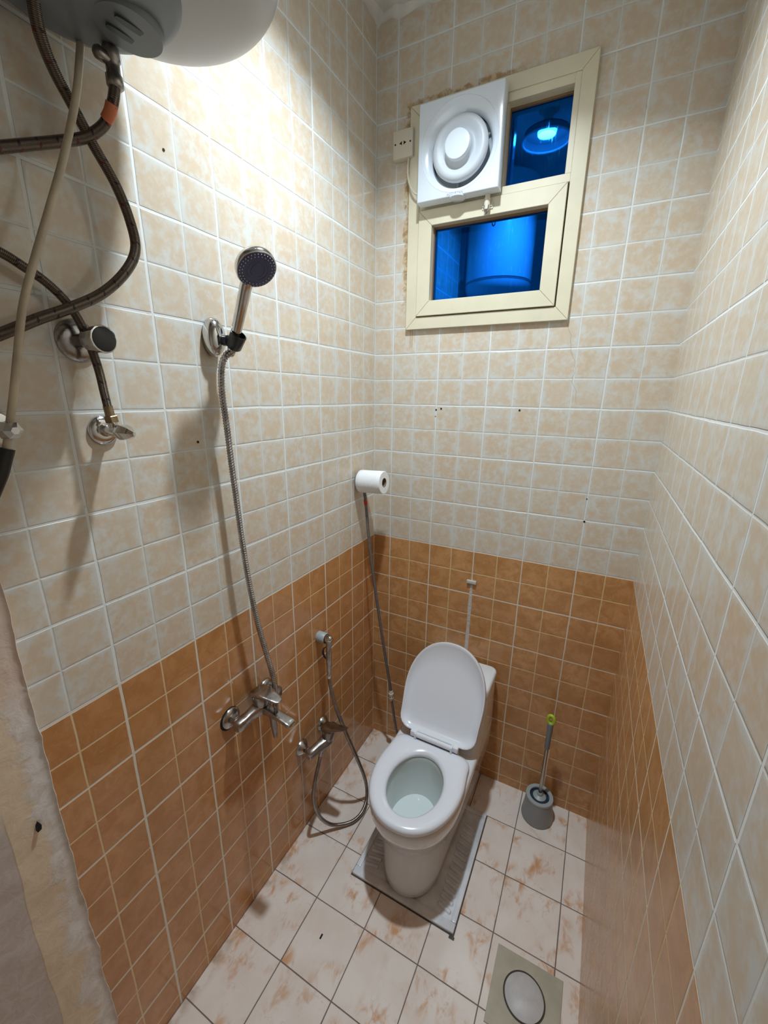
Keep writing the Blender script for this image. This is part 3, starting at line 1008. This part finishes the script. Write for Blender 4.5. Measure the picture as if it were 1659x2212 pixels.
obj('cardboard_core', lathe(cT, dT, [(ri, 0.0005), (ri + 0.0002, 0.112), (ri - 0.0015, 0.112), (ri - 0.0015, 0.0005)], 32, cap0=False, cap1=False), M['card'], tp, 50)

# supply hose from that valve to the toilet
sh = thing('supply_hose', 'grey braided hose running down the corner behind the toilet', 'hose', (0.034, -0.15, 1.38))
pts = [(0.034, -0.156, 1.395), (0.034, -0.154, 1.371), (0.038, -0.150, 1.327), (0.055, -0.142, 1.113), (0.087, -0.132, 0.865), (0.121, -0.122, 0.625), (0.158, -0.112, 0.385)]
obj('braided_tube', tube(pts, 0.0066, 12), M['braid_grey'], sh)
obj('red_band', tube([(0.0355, -0.152, 1.347), (0.038, -0.150, 1.327)], 0.0076, 12, 0.004), M['red'], sh)
c0 = Vector((0.157, -0.112, 0.392)); dn = Vector((0.06, 0, -0.99)).normalized()
obj('coupling', lathe(c0, dn, [(0.006, -0.004), (0.0085, 0.0), (0.0085, 0.012), (0.012, 0.013), (0.0125, 0.020), (0.0115, 0.024), (0.0115, 0.032), (0.0125, 0.034), (0.012, 0.042), (0.008, 0.050), (0.0065, 0.056)], 16), M['ivory'], sh)
obj('coupling_nut', lathe(c0, dn, [(0.0115, 0.0225), (0.0128, 0.0235), (0.0128, 0.0315), (0.0115, 0.0325)], 6), M['steel'], sh, None)
obj('lower_tube', tube([(0.160, -0.112, 0.345), (0.168, -0.111, 0.300), (0.180, -0.112, 0.230), (0.203, -0.120, 0.150), (0.236, -0.132, 0.110), (0.300, -0.140, 0.100), (0.345, -0.142, 0.100)], 0.0060, 12), M['braid_grey'], sh)

# ------------------------------------------------------------------ shower: holder, hand shower, hose
HP = Vector((0.0, -0.862, 1.920))
hd = thing('shower_holder', 'chrome wall holder with black clip carrying the hand shower', 'shower holder', HP)
bm = bmesh.new()
rings = []
for r, t, s in [(0.0225, 0.0, 1.0), (0.0250, 0.004, 1.0), (0.0262, 0.012, 1.0), (0.0255, 0.022, 0.98), (0.0225, 0.030, 0.93), (0.014, 0.036, 0.88), (0.0005, 0.0385, 0.86)]:
    rings.append([HP + Vector((t, r * 1.0 * math.cos(2 * PI * i / 36), r * 1.75 * math.sin(2 * PI * i / 36) * s - 0.006)) for i in range(36)])
obj('wall_plate', loft(rings, True, True), M['chrome'], hd, 60)
obj('screw_hole', cyl(HP + Vector((0.022, -0.004, 0.026)), HP + Vector((0.0300, -0.003, 0.0285)), 0.0040, seg=14), M['hole'], hd)
axh = Vector((0.110, -0.014, 0.125)).normalized()       # direction of the hand shower's handle
cl0 = Vector((0.062, -0.846, 1.893))
bm = lathe(cl0, axh, [(0.0150, -0.004), (0.0185, 0.0), (0.0195, 0.034), (0.0165, 0.036), (0.0140, 0.0), (0.0138, -0.004)], 28, cap0=False, cap1=False)
lathe(HP + Vector((0.020, 0.008, -0.012)), cl0 + axh * 0.016 - (HP + Vector((0.020, 0.008, -0.012))), [(0.011, 0), (0.013, 0.030)], 16, bm)
obj('clip', bm, M['black'], hd, 50)

hsx = thing('hand_shower', 'chrome hand shower with dark blue spray face hanging in its holder', 'hand shower', cl0)
h0 = cl0 - axh * 0.010
HC = Vector((0.168, -0.862, 2.046))           # head centre
nrmH = Vector((0.60, -0.22, -0.77)).normalized()
hend = HC - nrmH * 0.017 - axh * 0.046
P = catmull([h0, h0.lerp(hend, 0.35), h0.lerp(hend, 0.7), hend, HC - nrmH * 0.019 - axh * 0.010], 10)
P = resample(P, 0.006)
rings = []
for i, p in enumerate(P):
    t = i / (len(P) - 1)
    d = (P[min(i + 1, len(P) - 1)] - P[max(i - 1, 0)]).normalized()
    a, b = frame(d)
    r = 0.0118 + 0.0030 * t + (0.0015 * max(0, (t - 0.72) / 0.28) ** 2)
    rings.append([p + a * (r * math.cos(2 * PI * k / 24)) + b * (r * math.sin(2 * PI * k / 24)) for k in range(24)])
obj('handle', loft(rings, True, True), M['chrome'], hsx, 60)
headr = 0.0455
hb = obj('head', lathe(HC, -nrmH, [(headr - 0.002, -0.001), (headr, 0.001), (headr, 0.012), (headr - 0.003, 0.018), (0.030, 0.023), (0.012, 0.026), (0, 0.0265)], 48), M['chrome'], hsx, 50)
fc = obj('spray_face', lathe(HC, nrmH, [(headr - 0.0025, 0.0), (headr - 0.0025, 0.002), (headr - 0.005, 0.0032), (0.024, 0.0036), (0.023, 0.0026), (0.021, 0.0036), (0.0165, 0.0036), (0.0155, 0.0028), (0.0145, 0.0038), (0, 0.0042)], 48), M['navy'], hsx, 35)
fa, fb = frame(nrmH)
for rr, cnt in ((0.0395, 34), (0.0335, 26)):
    bm = bmesh.new()
    for k in range(cnt):
        a = 2 * PI * (k + (0.5 if cnt == 26 else 0)) / cnt
        p = HC + nrmH * 0.0030 + fa * (rr * math.cos(a)) + fb * (rr * math.sin(a))
        cyl(p, p + nrmH * 0.0018, 0.0013, 0.0010, 6, bm)
    obj('nozzle_ring', bm, M['nozzle'], fc, None)

shose = thing('shower_hose', 'long ribbed metal hose from the hand shower down to the upper mixer', 'hose', (0.055, -0.882, 1.886))
hp = [cl0 - axh * 0.014, (0.052, -0.866, 1.868), (0.047, -0.876, 1.840), (0.042, -0.877, 1.782), (0.040, -0.870, 1.702), (0.040, -0.866, 1.606), (0.042, -0.861, 1.492), (0.045, -0.856, 1.370), (0.047, -0.845, 1.237), (0.050, -0.828, 1.107), (0.055, -0.805, 0.980), (0.060, -0.792, 0.901), (0.060, -0.789, 0.866)]
obj('ribbed_tube', tube(hp, 0.0088, 12, ribs=(0.0070, 0.0020)), M['chrome_old'], shose, 25)
obj('end_nut', lathe(hp[0], axh, [(0.0078, -0.012), (0.0100, -0.008), (0.0100, 0.006), (0.009, 0.008)], 16), M['chrome'], shose)

# ------------------------------------------------------------------ upper shower mixer
mz = 0.822
mx = thing('shower_mixer', 'upper chrome bath mixer with spout on the brown left wall', 'tap', (0.0, -0.848, mz))
for i, yy in enumerate((-0.924, -0.772)):
    obj('flange', lathe((0.0, yy, mz), (1, 0, 0), [(0.033, 0.0), (0.0335, 0.003), (0.031, 0.008), (0.022, 0.013), (0.016, 0.015)], 36), M['chrome_old'], mx, 50)
    obj('inlet_nut', lathe((0.013, yy, mz), (1, 0, 0), [(0.0150, 0), (0.0165, 0.002), (0.0165, 0.016), (0.014, 0.018)], 6 if i == 0 else 18), M['chrome_old'], mx, 25)
obj('joint_seal', lathe((0.0, -0.926, mz - 0.001), (1, 0, 0), [(0.0365, 0.0), (0.0365, 0.0015), (0.030, 0.002)], 20), M['hole'], mx)
# body: shallow V bar with square ends
def bar(path, wz, wx, bm=None):
    rings = []
    P = [Vector(p) for p in path]
    for i, p in enumerate(P):
        k = wz[i]; m = wx[i]
        r = 0.35
        ring = []
        for a in range(20):
            t = 2 * PI * a / 20
            c, s = math.cos(t), math.sin(t)
            e = 0.45
            ring.append(p + Vector((m * math.copysign(abs(c) ** e, c), 0, k * math.copysign(abs(s) ** e, s))))
        rings.append(ring)
    return loft(rings, True, True, bm)
ys = [-0.945, -0.940, -0.912, -0.896, -0.880, -0.865, -0.850, -0.835, -0.818, -0.802, -0.786, -0.758, -0.753]
xs = [0.046, 0.046, 0.047, 0.050, 0.054, 0.057, 0.058, 0.057, 0.054, 0.050, 0.047, 0.046, 0.046]
zs = [mz - 0.002] * 2 + [mz - 0.001, mz + 0.004, mz + 0.008, mz + 0.010, mz + 0.010, mz + 0.010, mz + 0.008, mz + 0.004, mz - 0.001, mz - 0.002, mz - 0.002]
wz = [0.014, 0.017, 0.0165, 0.015, 0.016, 0.019, 0.020, 0.019, 0.016, 0.015, 0.0165, 0.017, 0.014]
wx = [0.012, 0.0155, 0.0155, 0.014, 0.016, 0.020, 0.022, 0.020, 0.016, 0.014, 0.0155, 0.0155, 0.012]
obj('body', bar([(a, b, c) for a, b, c in zip(xs, ys, zs)], wz, wx), M['chrome_old'], mx, 50)
obj('cartridge', lathe((0.058, -0.850, mz + 0.022), (0, 0, 1), [(0.0250, 0), (0.0262, 0.003), (0.0262, 0.038), (0.024, 0.042)], 32), M['chrome_old'], mx, 50)
# lever: broad curved plate on the cartridge pointing into the room
rings = []
for x_, hw, zt, th in [(0.030, 0.016, 0.884, 0.008), (0.034, 0.024, 0.888, 0.012), (0.050, 0.0275, 0.893, 0.016), (0.070, 0.0275, 0.895, 0.015), (0.090, 0.0250, 0.894, 0.011), (0.112, 0.0200, 0.890, 0.008), (0.132, 0.0140, 0.885, 0.006), (0.138, 0.0080, 0.883, 0.004)]:
    rings.append([Vector((x_, -0.850 + hw * math.copysign(abs(math.cos(t)) ** 0.5, math.cos(t)), zt - th / 2 + th / 2 * math.copysign(abs(math.sin(t)) ** 0.5, math.sin(t)))) for t in [2 * PI * k / 20 for k in range(20)]])
obj('lever', loft(rings, True, True), M['chrome_old'], mx, 50)
# spout
rings = []
for x_, hw, zc, th in [(0.062, 0.016, mz + 0.006, 0.030), (0.085, 0.0155, mz + 0.006, 0.026), (0.110, 0.0150, mz + 0.004, 0.020), (0.140, 0.0165, mz + 0.001, 0.015), (0.165, 0.0175, mz - 0.003, 0.012), (0.178, 0.0165, mz - 0.006, 0.011), (0.182, 0.0130, mz - 0.008, 0.007)]:
    rings.append([Vector((x_, -0.850 + hw * math.copysign(abs(math.cos(t)) ** 0.45, math.cos(t)), zc + th / 2 * math.copysign(abs(math.sin(t)) ** 0.45, math.sin(t)))) for t in [2 * PI * k / 20 for k in range(20)]])
spout = obj('spout', loft(rings, True, True), M['chrome_old'], mx, 50)
obj('aerator', cyl((0.166, -0.850, mz - 0.018), (0.166, -0.850, mz - 0.007), 0.0105, 0.0115, 20), M['chrome_dark'], spout)
obj('diverter', lathe((0.118, -0.850, mz + 0.010), (0, 0, 1), [(0.0075, 0), (0.0060, 0.004), (0.0055, 0.020), (0.0080, 0.024), (0.0085, 0.034), (0.006, 0.038)], 18), M['chrome_dark'], mx, 50)
obj('outlet', lathe((0.090, -0.838, mz - 0.004), (0.05, 0.02, -1), [(0.0135, 0), (0.0125, 0.020), (0.0110, 0.024), (0.0105, 0.055), (0.0070, 0.098), (0.0050, 0.104)], 18), M['chrome_dark'], mx, 50)
obj('hose_socket', cyl((0.060, -0.789, mz + 0.010), (0.060, -0.789, mz + 0.050), 0.0100, 0.0088, 18), M['chrome_old'], mx)

# ------------------------------------------------------------------ lower mixer, bidet spray, its holder and hose
qz = 0.420
m2 = thing('bidet_mixer', 'lower curved chrome mixer feeding the bidet spray hose', 'tap', (0.0, -0.535, qz))
for yy in (-0.605, -0.462):
    obj('flange', lathe((0.0, yy, qz), (1, 0, 0), [(0.033, 0.0), (0.033, 0.002), (0.028, 0.010), (0.018, 0.020), (0.014, 0.024)], 36), M['chrome_old'], m2, 50)
    obj('inlet_nut', lathe((0.022, yy, qz), (1, 0, 0), [(0.0125, 0), (0.0135, 0.002), (0.0135, 0.012), (0.012, 0.014)], 6), M['chrome_old'], m2, 25)
ys = [-0.628, -0.622, -0.605, -0.585, -0.565, -0.548, -0.533, -0.518, -0.501, -0.481, -0.461, -0.444, -0.440]
xs = [0.050, 0.051, 0.054, 0.062, 0.070, 0.075, 0.077, 0.075, 0.070, 0.062, 0.054, 0.051, 0.050]
zs = [qz - 0.004, qz - 0.003, qz, qz + 0.006, qz + 0.011, qz + 0.014, qz + 0.015, qz + 0.014, qz + 0.011, qz + 0.006, qz, qz - 0.003, qz - 0.004]
wz = [0.012, 0.016, 0.0175, 0.018, 0.019, 0.021, 0.022, 0.021, 0.019, 0.018, 0.0175, 0.016, 0.012]
wx = [0.010, 0.0135, 0.015, 0.016, 0.018, 0.021, 0.023, 0.021, 0.018, 0.016, 0.015, 0.0135, 0.010]
obj('body', bar([(a, b, c) for a, b, c in zip(xs, ys, zs)], wz, wx), M['chrome_old'], m2, 50)
obj('cartridge', lathe((0.079, -0.533, qz + 0.022), (0.15, 0, 1), [(0.0230, 0), (0.0245, 0.004), (0.0250, 0.042), (0.022, 0.047)], 28), M['chrome_dark'], m2, 50)
rings = []
for x_, hw, zt, th in [(0.052, 0.012, 0.492, 0.010), (0.058, 0.022, 0.497, 0.018), (0.080, 0.025, 0.502, 0.022), (0.105, 0.023, 0.505, 0.016), (0.130, 0.018, 0.511, 0.010), (0.155, 0.015, 0.519, 0.007), (0.170, 0.010, 0.524, 0.005)]:
    rings.append([Vector((x_, -0.530 + hw * math.copysign(abs(math.cos(t)) ** 0.6, math.cos(t)), zt - th / 2 + th / 2 * math.copysign(abs(math.sin(t)) ** 0.6, math.sin(t)))) for t in [2 * PI * k / 20 for k in range(20)]])
obj('lever', loft(rings, True, True), M['chrome_dark'], m2, 50)
obj('outlet', cyl((0.074, -0.567, qz - 0.004), (0.072, -0.575, qz - 0.034), 0.0095, 0.0085, 18), M['chrome_old'], m2)

bh = thing('spray_holder', 'short round grey holder on the left wall carrying the bidet spray', 'spray holder', (0.0, -0.467, 0.847))
obj('cup', lathe((0.0, -0.467, 0.849), (1, 0, 0), [(0.0215, 0.0), (0.0220, 0.002), (0.0215, 0.036), (0.0195, 0.038), (0.018, 0.032), (0, 0.032)], 32), M['brush_rim'], bh, 50)
sp = thing('bidet_spray', 'slim chrome bidet spray with side trigger hanging from the round holder', 'bidet spray', (0.048, -0.470, 0.855))
s0 = Vector((0.050, -0.469, 0.852)); s1 = Vector((0.055, -0.479, 0.694))
rings = []
dS = (s1 - s0).normalized(); a_, b_ = frame(dS)
for t, r in [(-0.016, 0.004), (-0.014, 0.0100), (-0.004, 0.0135), (0.008, 0.0125), (0.022, 0.0108), (0.05, 0.0106), (0.09, 0.0110), (0.120, 0.0095), (0.142, 0.0082), (0.156, 0.0082)]:
    rings.append([s0 + dS * t + a_ * (r * math.cos(2 * PI * k / 22)) + b_ * (r * math.sin(2 * PI * k / 22)) for k in range(22)])
obj('handle', loft(rings, True, True), M['chrome_old'], sp, 50)
obj('spray_head', lathe((0.036, -0.468, 0.852), (1, 0, 0.05), [(0.0130, 0), (0.0150, 0.006), (0.0145, 0.022), (0.010, 0.029), (0.0, 0.031)], 28), M['chrome'], sp, 50)
rings = []
for x_, y_, z_, a in [(0.043, -0.476, 0.818, 0.0015), (0.037, -0.480, 0.815, 0.004), (0.032, -0.482, 0.804, 0.0055), (0.031, -0.482, 0.790, 0.0055), (0.036, -0.480, 0.774, 0.005), (0.044, -0.478, 0.762, 0.0015)]:
    rings.append([Vector((x_ + 0.003 * math.cos(2 * PI * k / 14), y_ + a * math.sin(2 * PI * k / 14), z_)) for k in range(14)])
obj('trigger', loft(rings, True, True), M['black'], sp)
obj('collar', lathe(s1, dS, [(0.0080, -0.004), (0.0088, 0.0), (0.0088, 0.012), (0.0075, 0.016)], 20), M['chrome'], sp)
bhose = thing('bidet_hose', 'grey hose looping down to the floor between lower mixer and bidet spray', 'hose', (0.07, -0.575, 0.38))
hpts = [(0.0725, -0.575, 0.388), (0.071, -0.583, 0.365), (0.072, -0.619, 0.293), (0.074, -0.635, 0.227), (0.078, -0.623, 0.150), (0.090, -0.601, 0.085), (0.113, -0.570, 0.036), (0.148, -0.534, 0.018), (0.178, -0.497, 0.016), (0.192, -0.452, 0.022), (0.188, -0.408, 0.040), (0.176, -0.385, 0.085), (0.172, -0.406, 0.176), (0.160, -0.444, 0.300), (0.130, -0.482, 0.453), (0.096, -0.495, 0.567), (0.067, -0.488, 0.650), (0.0555, -0.480, 0.684)]
obj('flexible_tube', tube(hpts, 0.0076, 12, ribs=(0.004, 0.0005)), M['chrome_dark'], bhose, 60)

# ------------------------------------------------------------------ stop valves at upper left
v1 = thing('shut_off_valve', 'large round chrome shut-off valve with black capped knob', 'valve', (0.0, -1.168, 1.873))
c = Vector((0.0, -1.168, 1.873))
obj('flange', lathe(c, (1, 0, 0), [(0.037, 0), (0.038, 0.002), (0.036, 0.006), (0.026, 0.011), (0.014, 0.013)], 40), M['chrome_old'], v1, 50)
obj('stem', cyl(c + Vector((0.010, 0, 0)), c + Vector((0.040, 0, 0)), 0.012, seg=22), M['chrome_dark'], v1)
kn = obj('knob', lathe(c, (1, 0.05, 0), [(0.013, 0.034), (0.0205, 0.040), (0.0225, 0.060), (0.0245, 0.074), (0.0240, 0.078), (0.0215, 0.079)], 12), M['chrome'], v1, 25)
obj('knob_cap', lathe(c, (1, 0.05, 0), [(0.0212, 0.077), (0.0212, 0.0795), (0.0190, 0.0805), (0, 0.081)], 32), M['black'], kn, 50)

c = Vector((0.0, -1.150, 1.708))
v2 = thing('angle_valve', 'small chrome angle valve with pointed handle below the shut-off valve', 'valve', c, 'angle valves on the left wall')
obj('flange', lathe(c, (1, 0, 0), [(0.0290, 0), (0.0295, 0.002), (0.0280, 0.006), (0.017, 0.010), (0.0125, 0.010)], 36), M['chrome'], v2, 50)
obj('valve_body', lathe(c, (1, 0, 0), [(0.0110, 0.006), (0.0125, 0.012), (0.0100, 0.020), (0.0105, 0.050), (0.0090, 0.056)], 24), M['chrome'], v2, 50)
obj('riser', cyl(c + Vector((0.040, 0, 0.0)), c + Vector((0.0445, -0.005, 0.020)), 0.0085, seg=18), M['chrome'], v2)
rings = []
for t, a, b in [(0.052, 0.008, 0.008), (0.058, 0.016, 0.014), (0.068, 0.0175, 0.0165), (0.080, 0.0150, 0.0145), (0.092, 0.0095, 0.0100), (0.102, 0.0030, 0.0040)]:
    rings.append([c + Vector((t, a * math.cos(2 * PI * k / 6), b * math.sin(2 * PI * k / 6) - (t - 0.05) * 0.05)) for k in range(6)])
obj('handle', loft(rings, True, True), M['chrome'], v2, 20)

c3 = Vector((0.0, -1.322, 1.722))
v3 = thing('angle_valve', 'chrome angle valve half hidden behind the white cable at the left edge', 'valve', c3, 'angle valves on the left wall')
obj('flange', lathe(c3, (1, 0, 0), [(0.0290, 0), (0.0295, 0.002), (0.0270, 0.007), (0.013, 0.010)], 32), M['chrome'], v3, 50)
obj('valve_body', cyl(c3 + Vector((0.008, 0, 0)), c3 + Vector((0.045, 0, 0)), 0.011, seg=22), M['chrome'], v3)
obj('handle', lathe(c3, (1, 0, 0), [(0.010, 0.042), (0.016, 0.046), (0.014, 0.070), (0.006, 0.078)], 6), M['chrome'], v3, 20)

# ------------------------------------------------------------------ water heater
HXc, HYc, HR, HZ = 0.221, -1.100, 0.191, 2.425
wh = thing('water_heater', 'white cylindrical water heater hanging on the left wall at the top', 'water heater', (HXc, HYc, HZ))
obj('tank', lathe((HXc, HYc, HZ + 0.006), (0, 0, 1), [(HR - 0.006, 0), (HR, 0.004), (HR, 0.50), (HR - 0.01, 0.53), (HR - 0.06, 0.56), (0.1, 0.575), (0, 0.58)], 96), M['heater'], wh, 40)
obj('seam_ring', lathe((HXc, HYc, HZ - 0.004), (0, 0, 1), [(HR - 0.001, 0.0), (HR + 0.0012, 0.002), (HR + 0.0012, 0.006), (HR - 0.001, 0.008)], 96, cap0=False, cap1=False), M['heater_grey'], wh, 40)
DD, EX = 0.102, 2.6
FN = Vector((-0.06, -0.10, -1.0)).normalized()
nr, ns = 48, 120
bm = bmesh.new()
rings = []
FP = 0.0
def dome_pt(a, t):
    # t 0..1 from rim to pole
    r = HR * (math.cos(t * PI / 2)) ** (2 / EX)
    h = -DD * (math.sin(t * PI / 2)) ** (2 / EX)
    return Vector((r * math.cos(a), r * math.sin(a), h))
for i in range(nr + 1):
    t = i / nr * 0.985
    rings.append([Vector((HXc, HYc, HZ)) + dome_pt(2 * PI * k / ns, t) for k in range(ns)])
rings.insert(0, [Vector((HXc, HYc, HZ)) + dome_pt(2 * PI * k / ns, 0) * 1.0 + Vector((0, 0, 0.002)) for k in range(ns)])
bm = loft(rings, False, True)
obj('bottom_cover', bm, M['heater_cap'], wh, 45)
hc0 = Vector((0.172, -1.168, 2.330))
rings = []
for e_, t_ in ((1.10, -0.060), (1.03, -0.010), (1.0, 0.004), (0.97, 0.0075), (0.90, 0.009), (0.3, 0.011)):
    rings.append([hc0 + FN * t_ + Vector((e_ * 0.132 * math.cos(2 * PI * k / 64) * 1.0, e_ * 0.122 * math.sin(2 * PI * k / 64), 0)) for k in range(64)])
obj('control_housing', loft(rings, False, True), M['heater_grey'], wh, 50)
fc0 = Vector((0.165, -1.102, 2.3225)) + FN * 0.001
fa, fb = frame(FN)
th_ = obj('thermostat_cover', lathe(fc0, FN, [(0.049, -0.008), (0.049, 0.004), (0.0465, 0.0075), (0, 0.008)], 48), M['heater_grey'], wh, 50)
for s_ in (-1, 1):
    sd = Vector((0.14, 0.98, 0.0)).normalized(); sn_ = FN.cross(sd).normalized()
    p = fc0 + FN * 0.0070 + sn_ * (0.0145 * s_)
    bm = bmesh.new()
    rr_ = []
    for hz in (0.0, 0.0022):
        ring = []
        for k in range(20):
            a = 2 * PI * k / 20
            ring.append(p + FN * hz + sd * (0.026 * math.cos(a) if abs(math.cos(a)) < 0.99 else 0.026 * math.copysign(1, math.cos(a))) + sn_ * 0.0062 * math.copysign(abs(math.sin(a)) ** 0.5, math.sin(a)))
        rr_.append(ring)
    obj('slot', loft(rr_, True, True, bm), M['slot'], th_, None)
# safety valve between heater and hose, and pipe stub for the cold side
obj('safety_valve', lathe((0.100, -1.092, 2.320), (0, 0, -1), [(0.0095, -0.06), (0.0095, 0.0), (0.0125, 0.002), (0.0125, 0.018), (0.0105, 0.020), (0.0105, 0.036), (0.0128, 0.038), (0.0128, 0.052), (0.0095, 0.055)], 20), M['chrome_dark'], wh, 50)
obj('relief_cap', lathe((0.100, -1.098, 2.300), (0, -1, 0.1), [(0.007, 0.0), (0.009, 0.008), (0.0095, 0.018), (0.006, 0.022), (0, 0.023)], 18), M['chrome_dark'], wh, 50)
obj('inlet_stub', lathe((0.095, -1.198, 2.360), (0, 0, -1), [(0.0115, -0.08), (0.0115, 0.0), (0.0145, 0.002), (0.0145, 0.022), (0.010, 0.025)], 6), M['brass'], wh, 30)
obj('mount_strap', box(0.012, 0.024, -1.150, -1.098, 2.352, 2.368, 0.001, 1), M['ivory'], wh)
# wall brackets
for yy in (-1.30, -1.04):
    obj('bracket', box(0.0, 0.03, yy - 0.012, yy + 0.012, 2.46, 2.90, 0.001, 1), M['heater_grey'], wh)

tag(obj('heater_hose', tube([(0.095, -1.198, 2.345), (0.085, -1.190, 2.330), (0.070, -1.181, 2.295), (0.055, -1.161, 2.266), (0.048, -1.137, 2.235), (0.050, -1.114, 2.192), (0.055, -1.086, 2.141), (0.060, -1.071, 2.087), (0.062, -1.070, 2.041), (0.060, -1.096, 1.997), (0.055, -1.142, 1.953), (0.052, -1.198, 1.920), (0.050, -1.249, 1.895), (0.045, -1.301, 1.866), (0.040, -1.347, 1.843), (0.032, -1.440, 1.810)], 0.0088, 14), M['braid']),
    'brown braided hose making the big loop below the water heater', 'hose', None)
hB = thing('heater_outlet_hose', 'braided hose with orange band bending left below the heater safety valve', 'hose', (0.1, -1.092, 2.256))
obj('braided_tube', tube([(0.100, -1.093, 2.268), (0.100, -1.099, 2.247), (0.090, -1.101, 2.232), (0.070, -1.104, 2.216), (0.050, -1.124, 2.196), (0.038, -1.160, 2.177), (0.034, -1.207, 2.153), (0.032, -1.244, 2.134), (0.030, -1.289, 2.112), (0.030, -1.350, 2.082), (0.030, -1.440, 2.040)], 0.0085, 14), M['braid'], hB)
obj('orange_band', tube([(0.0975, -1.1005, 2.2425), (0.090, -1.101, 2.232), (0.080, -1.1025, 2.2235)], 0.0094, 14, 0.003), M['orange'], hB)
hCo = thing('angle_valve_hose', 'braided hose curving down into the small angle valve', 'hose', (0.0445, -1.155, 1.73))
obj('braided_tube', tube([(0.028, -1.430, 2.020), (0.030, -1.313, 1.997), (0.030, -1.272, 1.988), (0.030, -1.245, 1.975), (0.030, -1.216, 1.958), (0.030, -1.189, 1.931), (0.035, -1.173, 1.892), (0.042, -1.163, 1.829), (0.044, -1.160, 1.779), (0.0448, -1.158, 1.748)], 0.0076, 14), M['braid'], hCo)
obj('ferrule', cyl((0.0449, -1.1585, 1.756), (0.0446, -1.1565, 1.738), 0.0084, seg=18), M['brass'], hCo)
obj('brass_nut', lathe((0.0446, -1.1562, 1.738), (0, 0.15, -1), [(0.0115, 0), (0.0125, 0.001), (0.0125, 0.012), (0.0115, 0.013)], 6), M['brass'], hCo, None)
pc = thing('power_cable', 'yellowed white cable hanging straight down from the water heater', 'cable', (0.055, -1.098, 2.385))
obj('sheath', tube([(0.055, -1.098, 2.385), (0.060, -1.112, 2.336), (0.072, -1.141, 2.243), (0.074, -1.176, 2.147), (0.074, -1.210, 2.066), (0.075, -1.248, 1.979), (0.075, -1.276, 1.909), (0.073, -1.295, 1.840), (0.065, -1.311, 1.771), (0.054, -1.327, 1.703), (0.050, -1.334, 1.680)], 0.0056, 12), M['cable'], pc)
obj('tape_wrap', tube([(0.0515, -1.330, 1.694), (0.050, -1.336, 1.678), (0.049, -1.345, 1.655), (0.047, -1.362, 1.622)], 0.0125, 12, 0.005), M['tape_black'], pc)

# ------------------------------------------------------------------ ceiling lamp (lights the room; seen mirrored in the blue pane)
cl = thing('ceiling_lamp', 'round ceiling lamp with ring mirrored as a bright spot in the blue pane', 'lamp', (LAMP.x, LAMP.y, H))
obj('ceiling_plate', cyl((LAMP.x, LAMP.y, H - 0.016), (LAMP.x, LAMP.y, H - 0.001), 0.045, seg=36, bev=0.003), M['ivory'], cl)
obj('socket', cyl((LAMP.x, LAMP.y, 2.985), (LAMP.x, LAMP.y, H - 0.014), 0.020, seg=24), M['ivory'], cl)
obj('bulb_housing', lathe((LAMP.x, LAMP.y, 2.955), (0, 0, 1), [(0.043, 0), (0.045, 0.004), (0.036, 0.026), (0.022, 0.036)], 36), M['ivory'], cl)
obj('shade', lathe((LAMP.x, LAMP.y, 2.922), (0, 0, 1), [(0.1085, 0.0), (0.106, 0.001), (0.096, 0.030), (0.060, 0.050), (0.030, 0.056), (0.030, 0.058), (0.061, 0.0525), (0.098, 0.032)], 64, cap0=False, cap1=False), M['brush_pot'], cl)
obj('bulb', cyl((LAMP.x, LAMP.y, 2.947), (LAMP.x, LAMP.y, 2.956), 0.040, seg=36), M['bulb'], cl)
bm = tube([(LAMP.x + 0.105 * math.cos(a), LAMP.y + 0.105 * math.sin(a), 2.922) for a in [2 * PI * k / 24 for k in range(25)]], 0.0045, 10, 0.012)
obj('ring', bm, M['fan'], cl, 60)
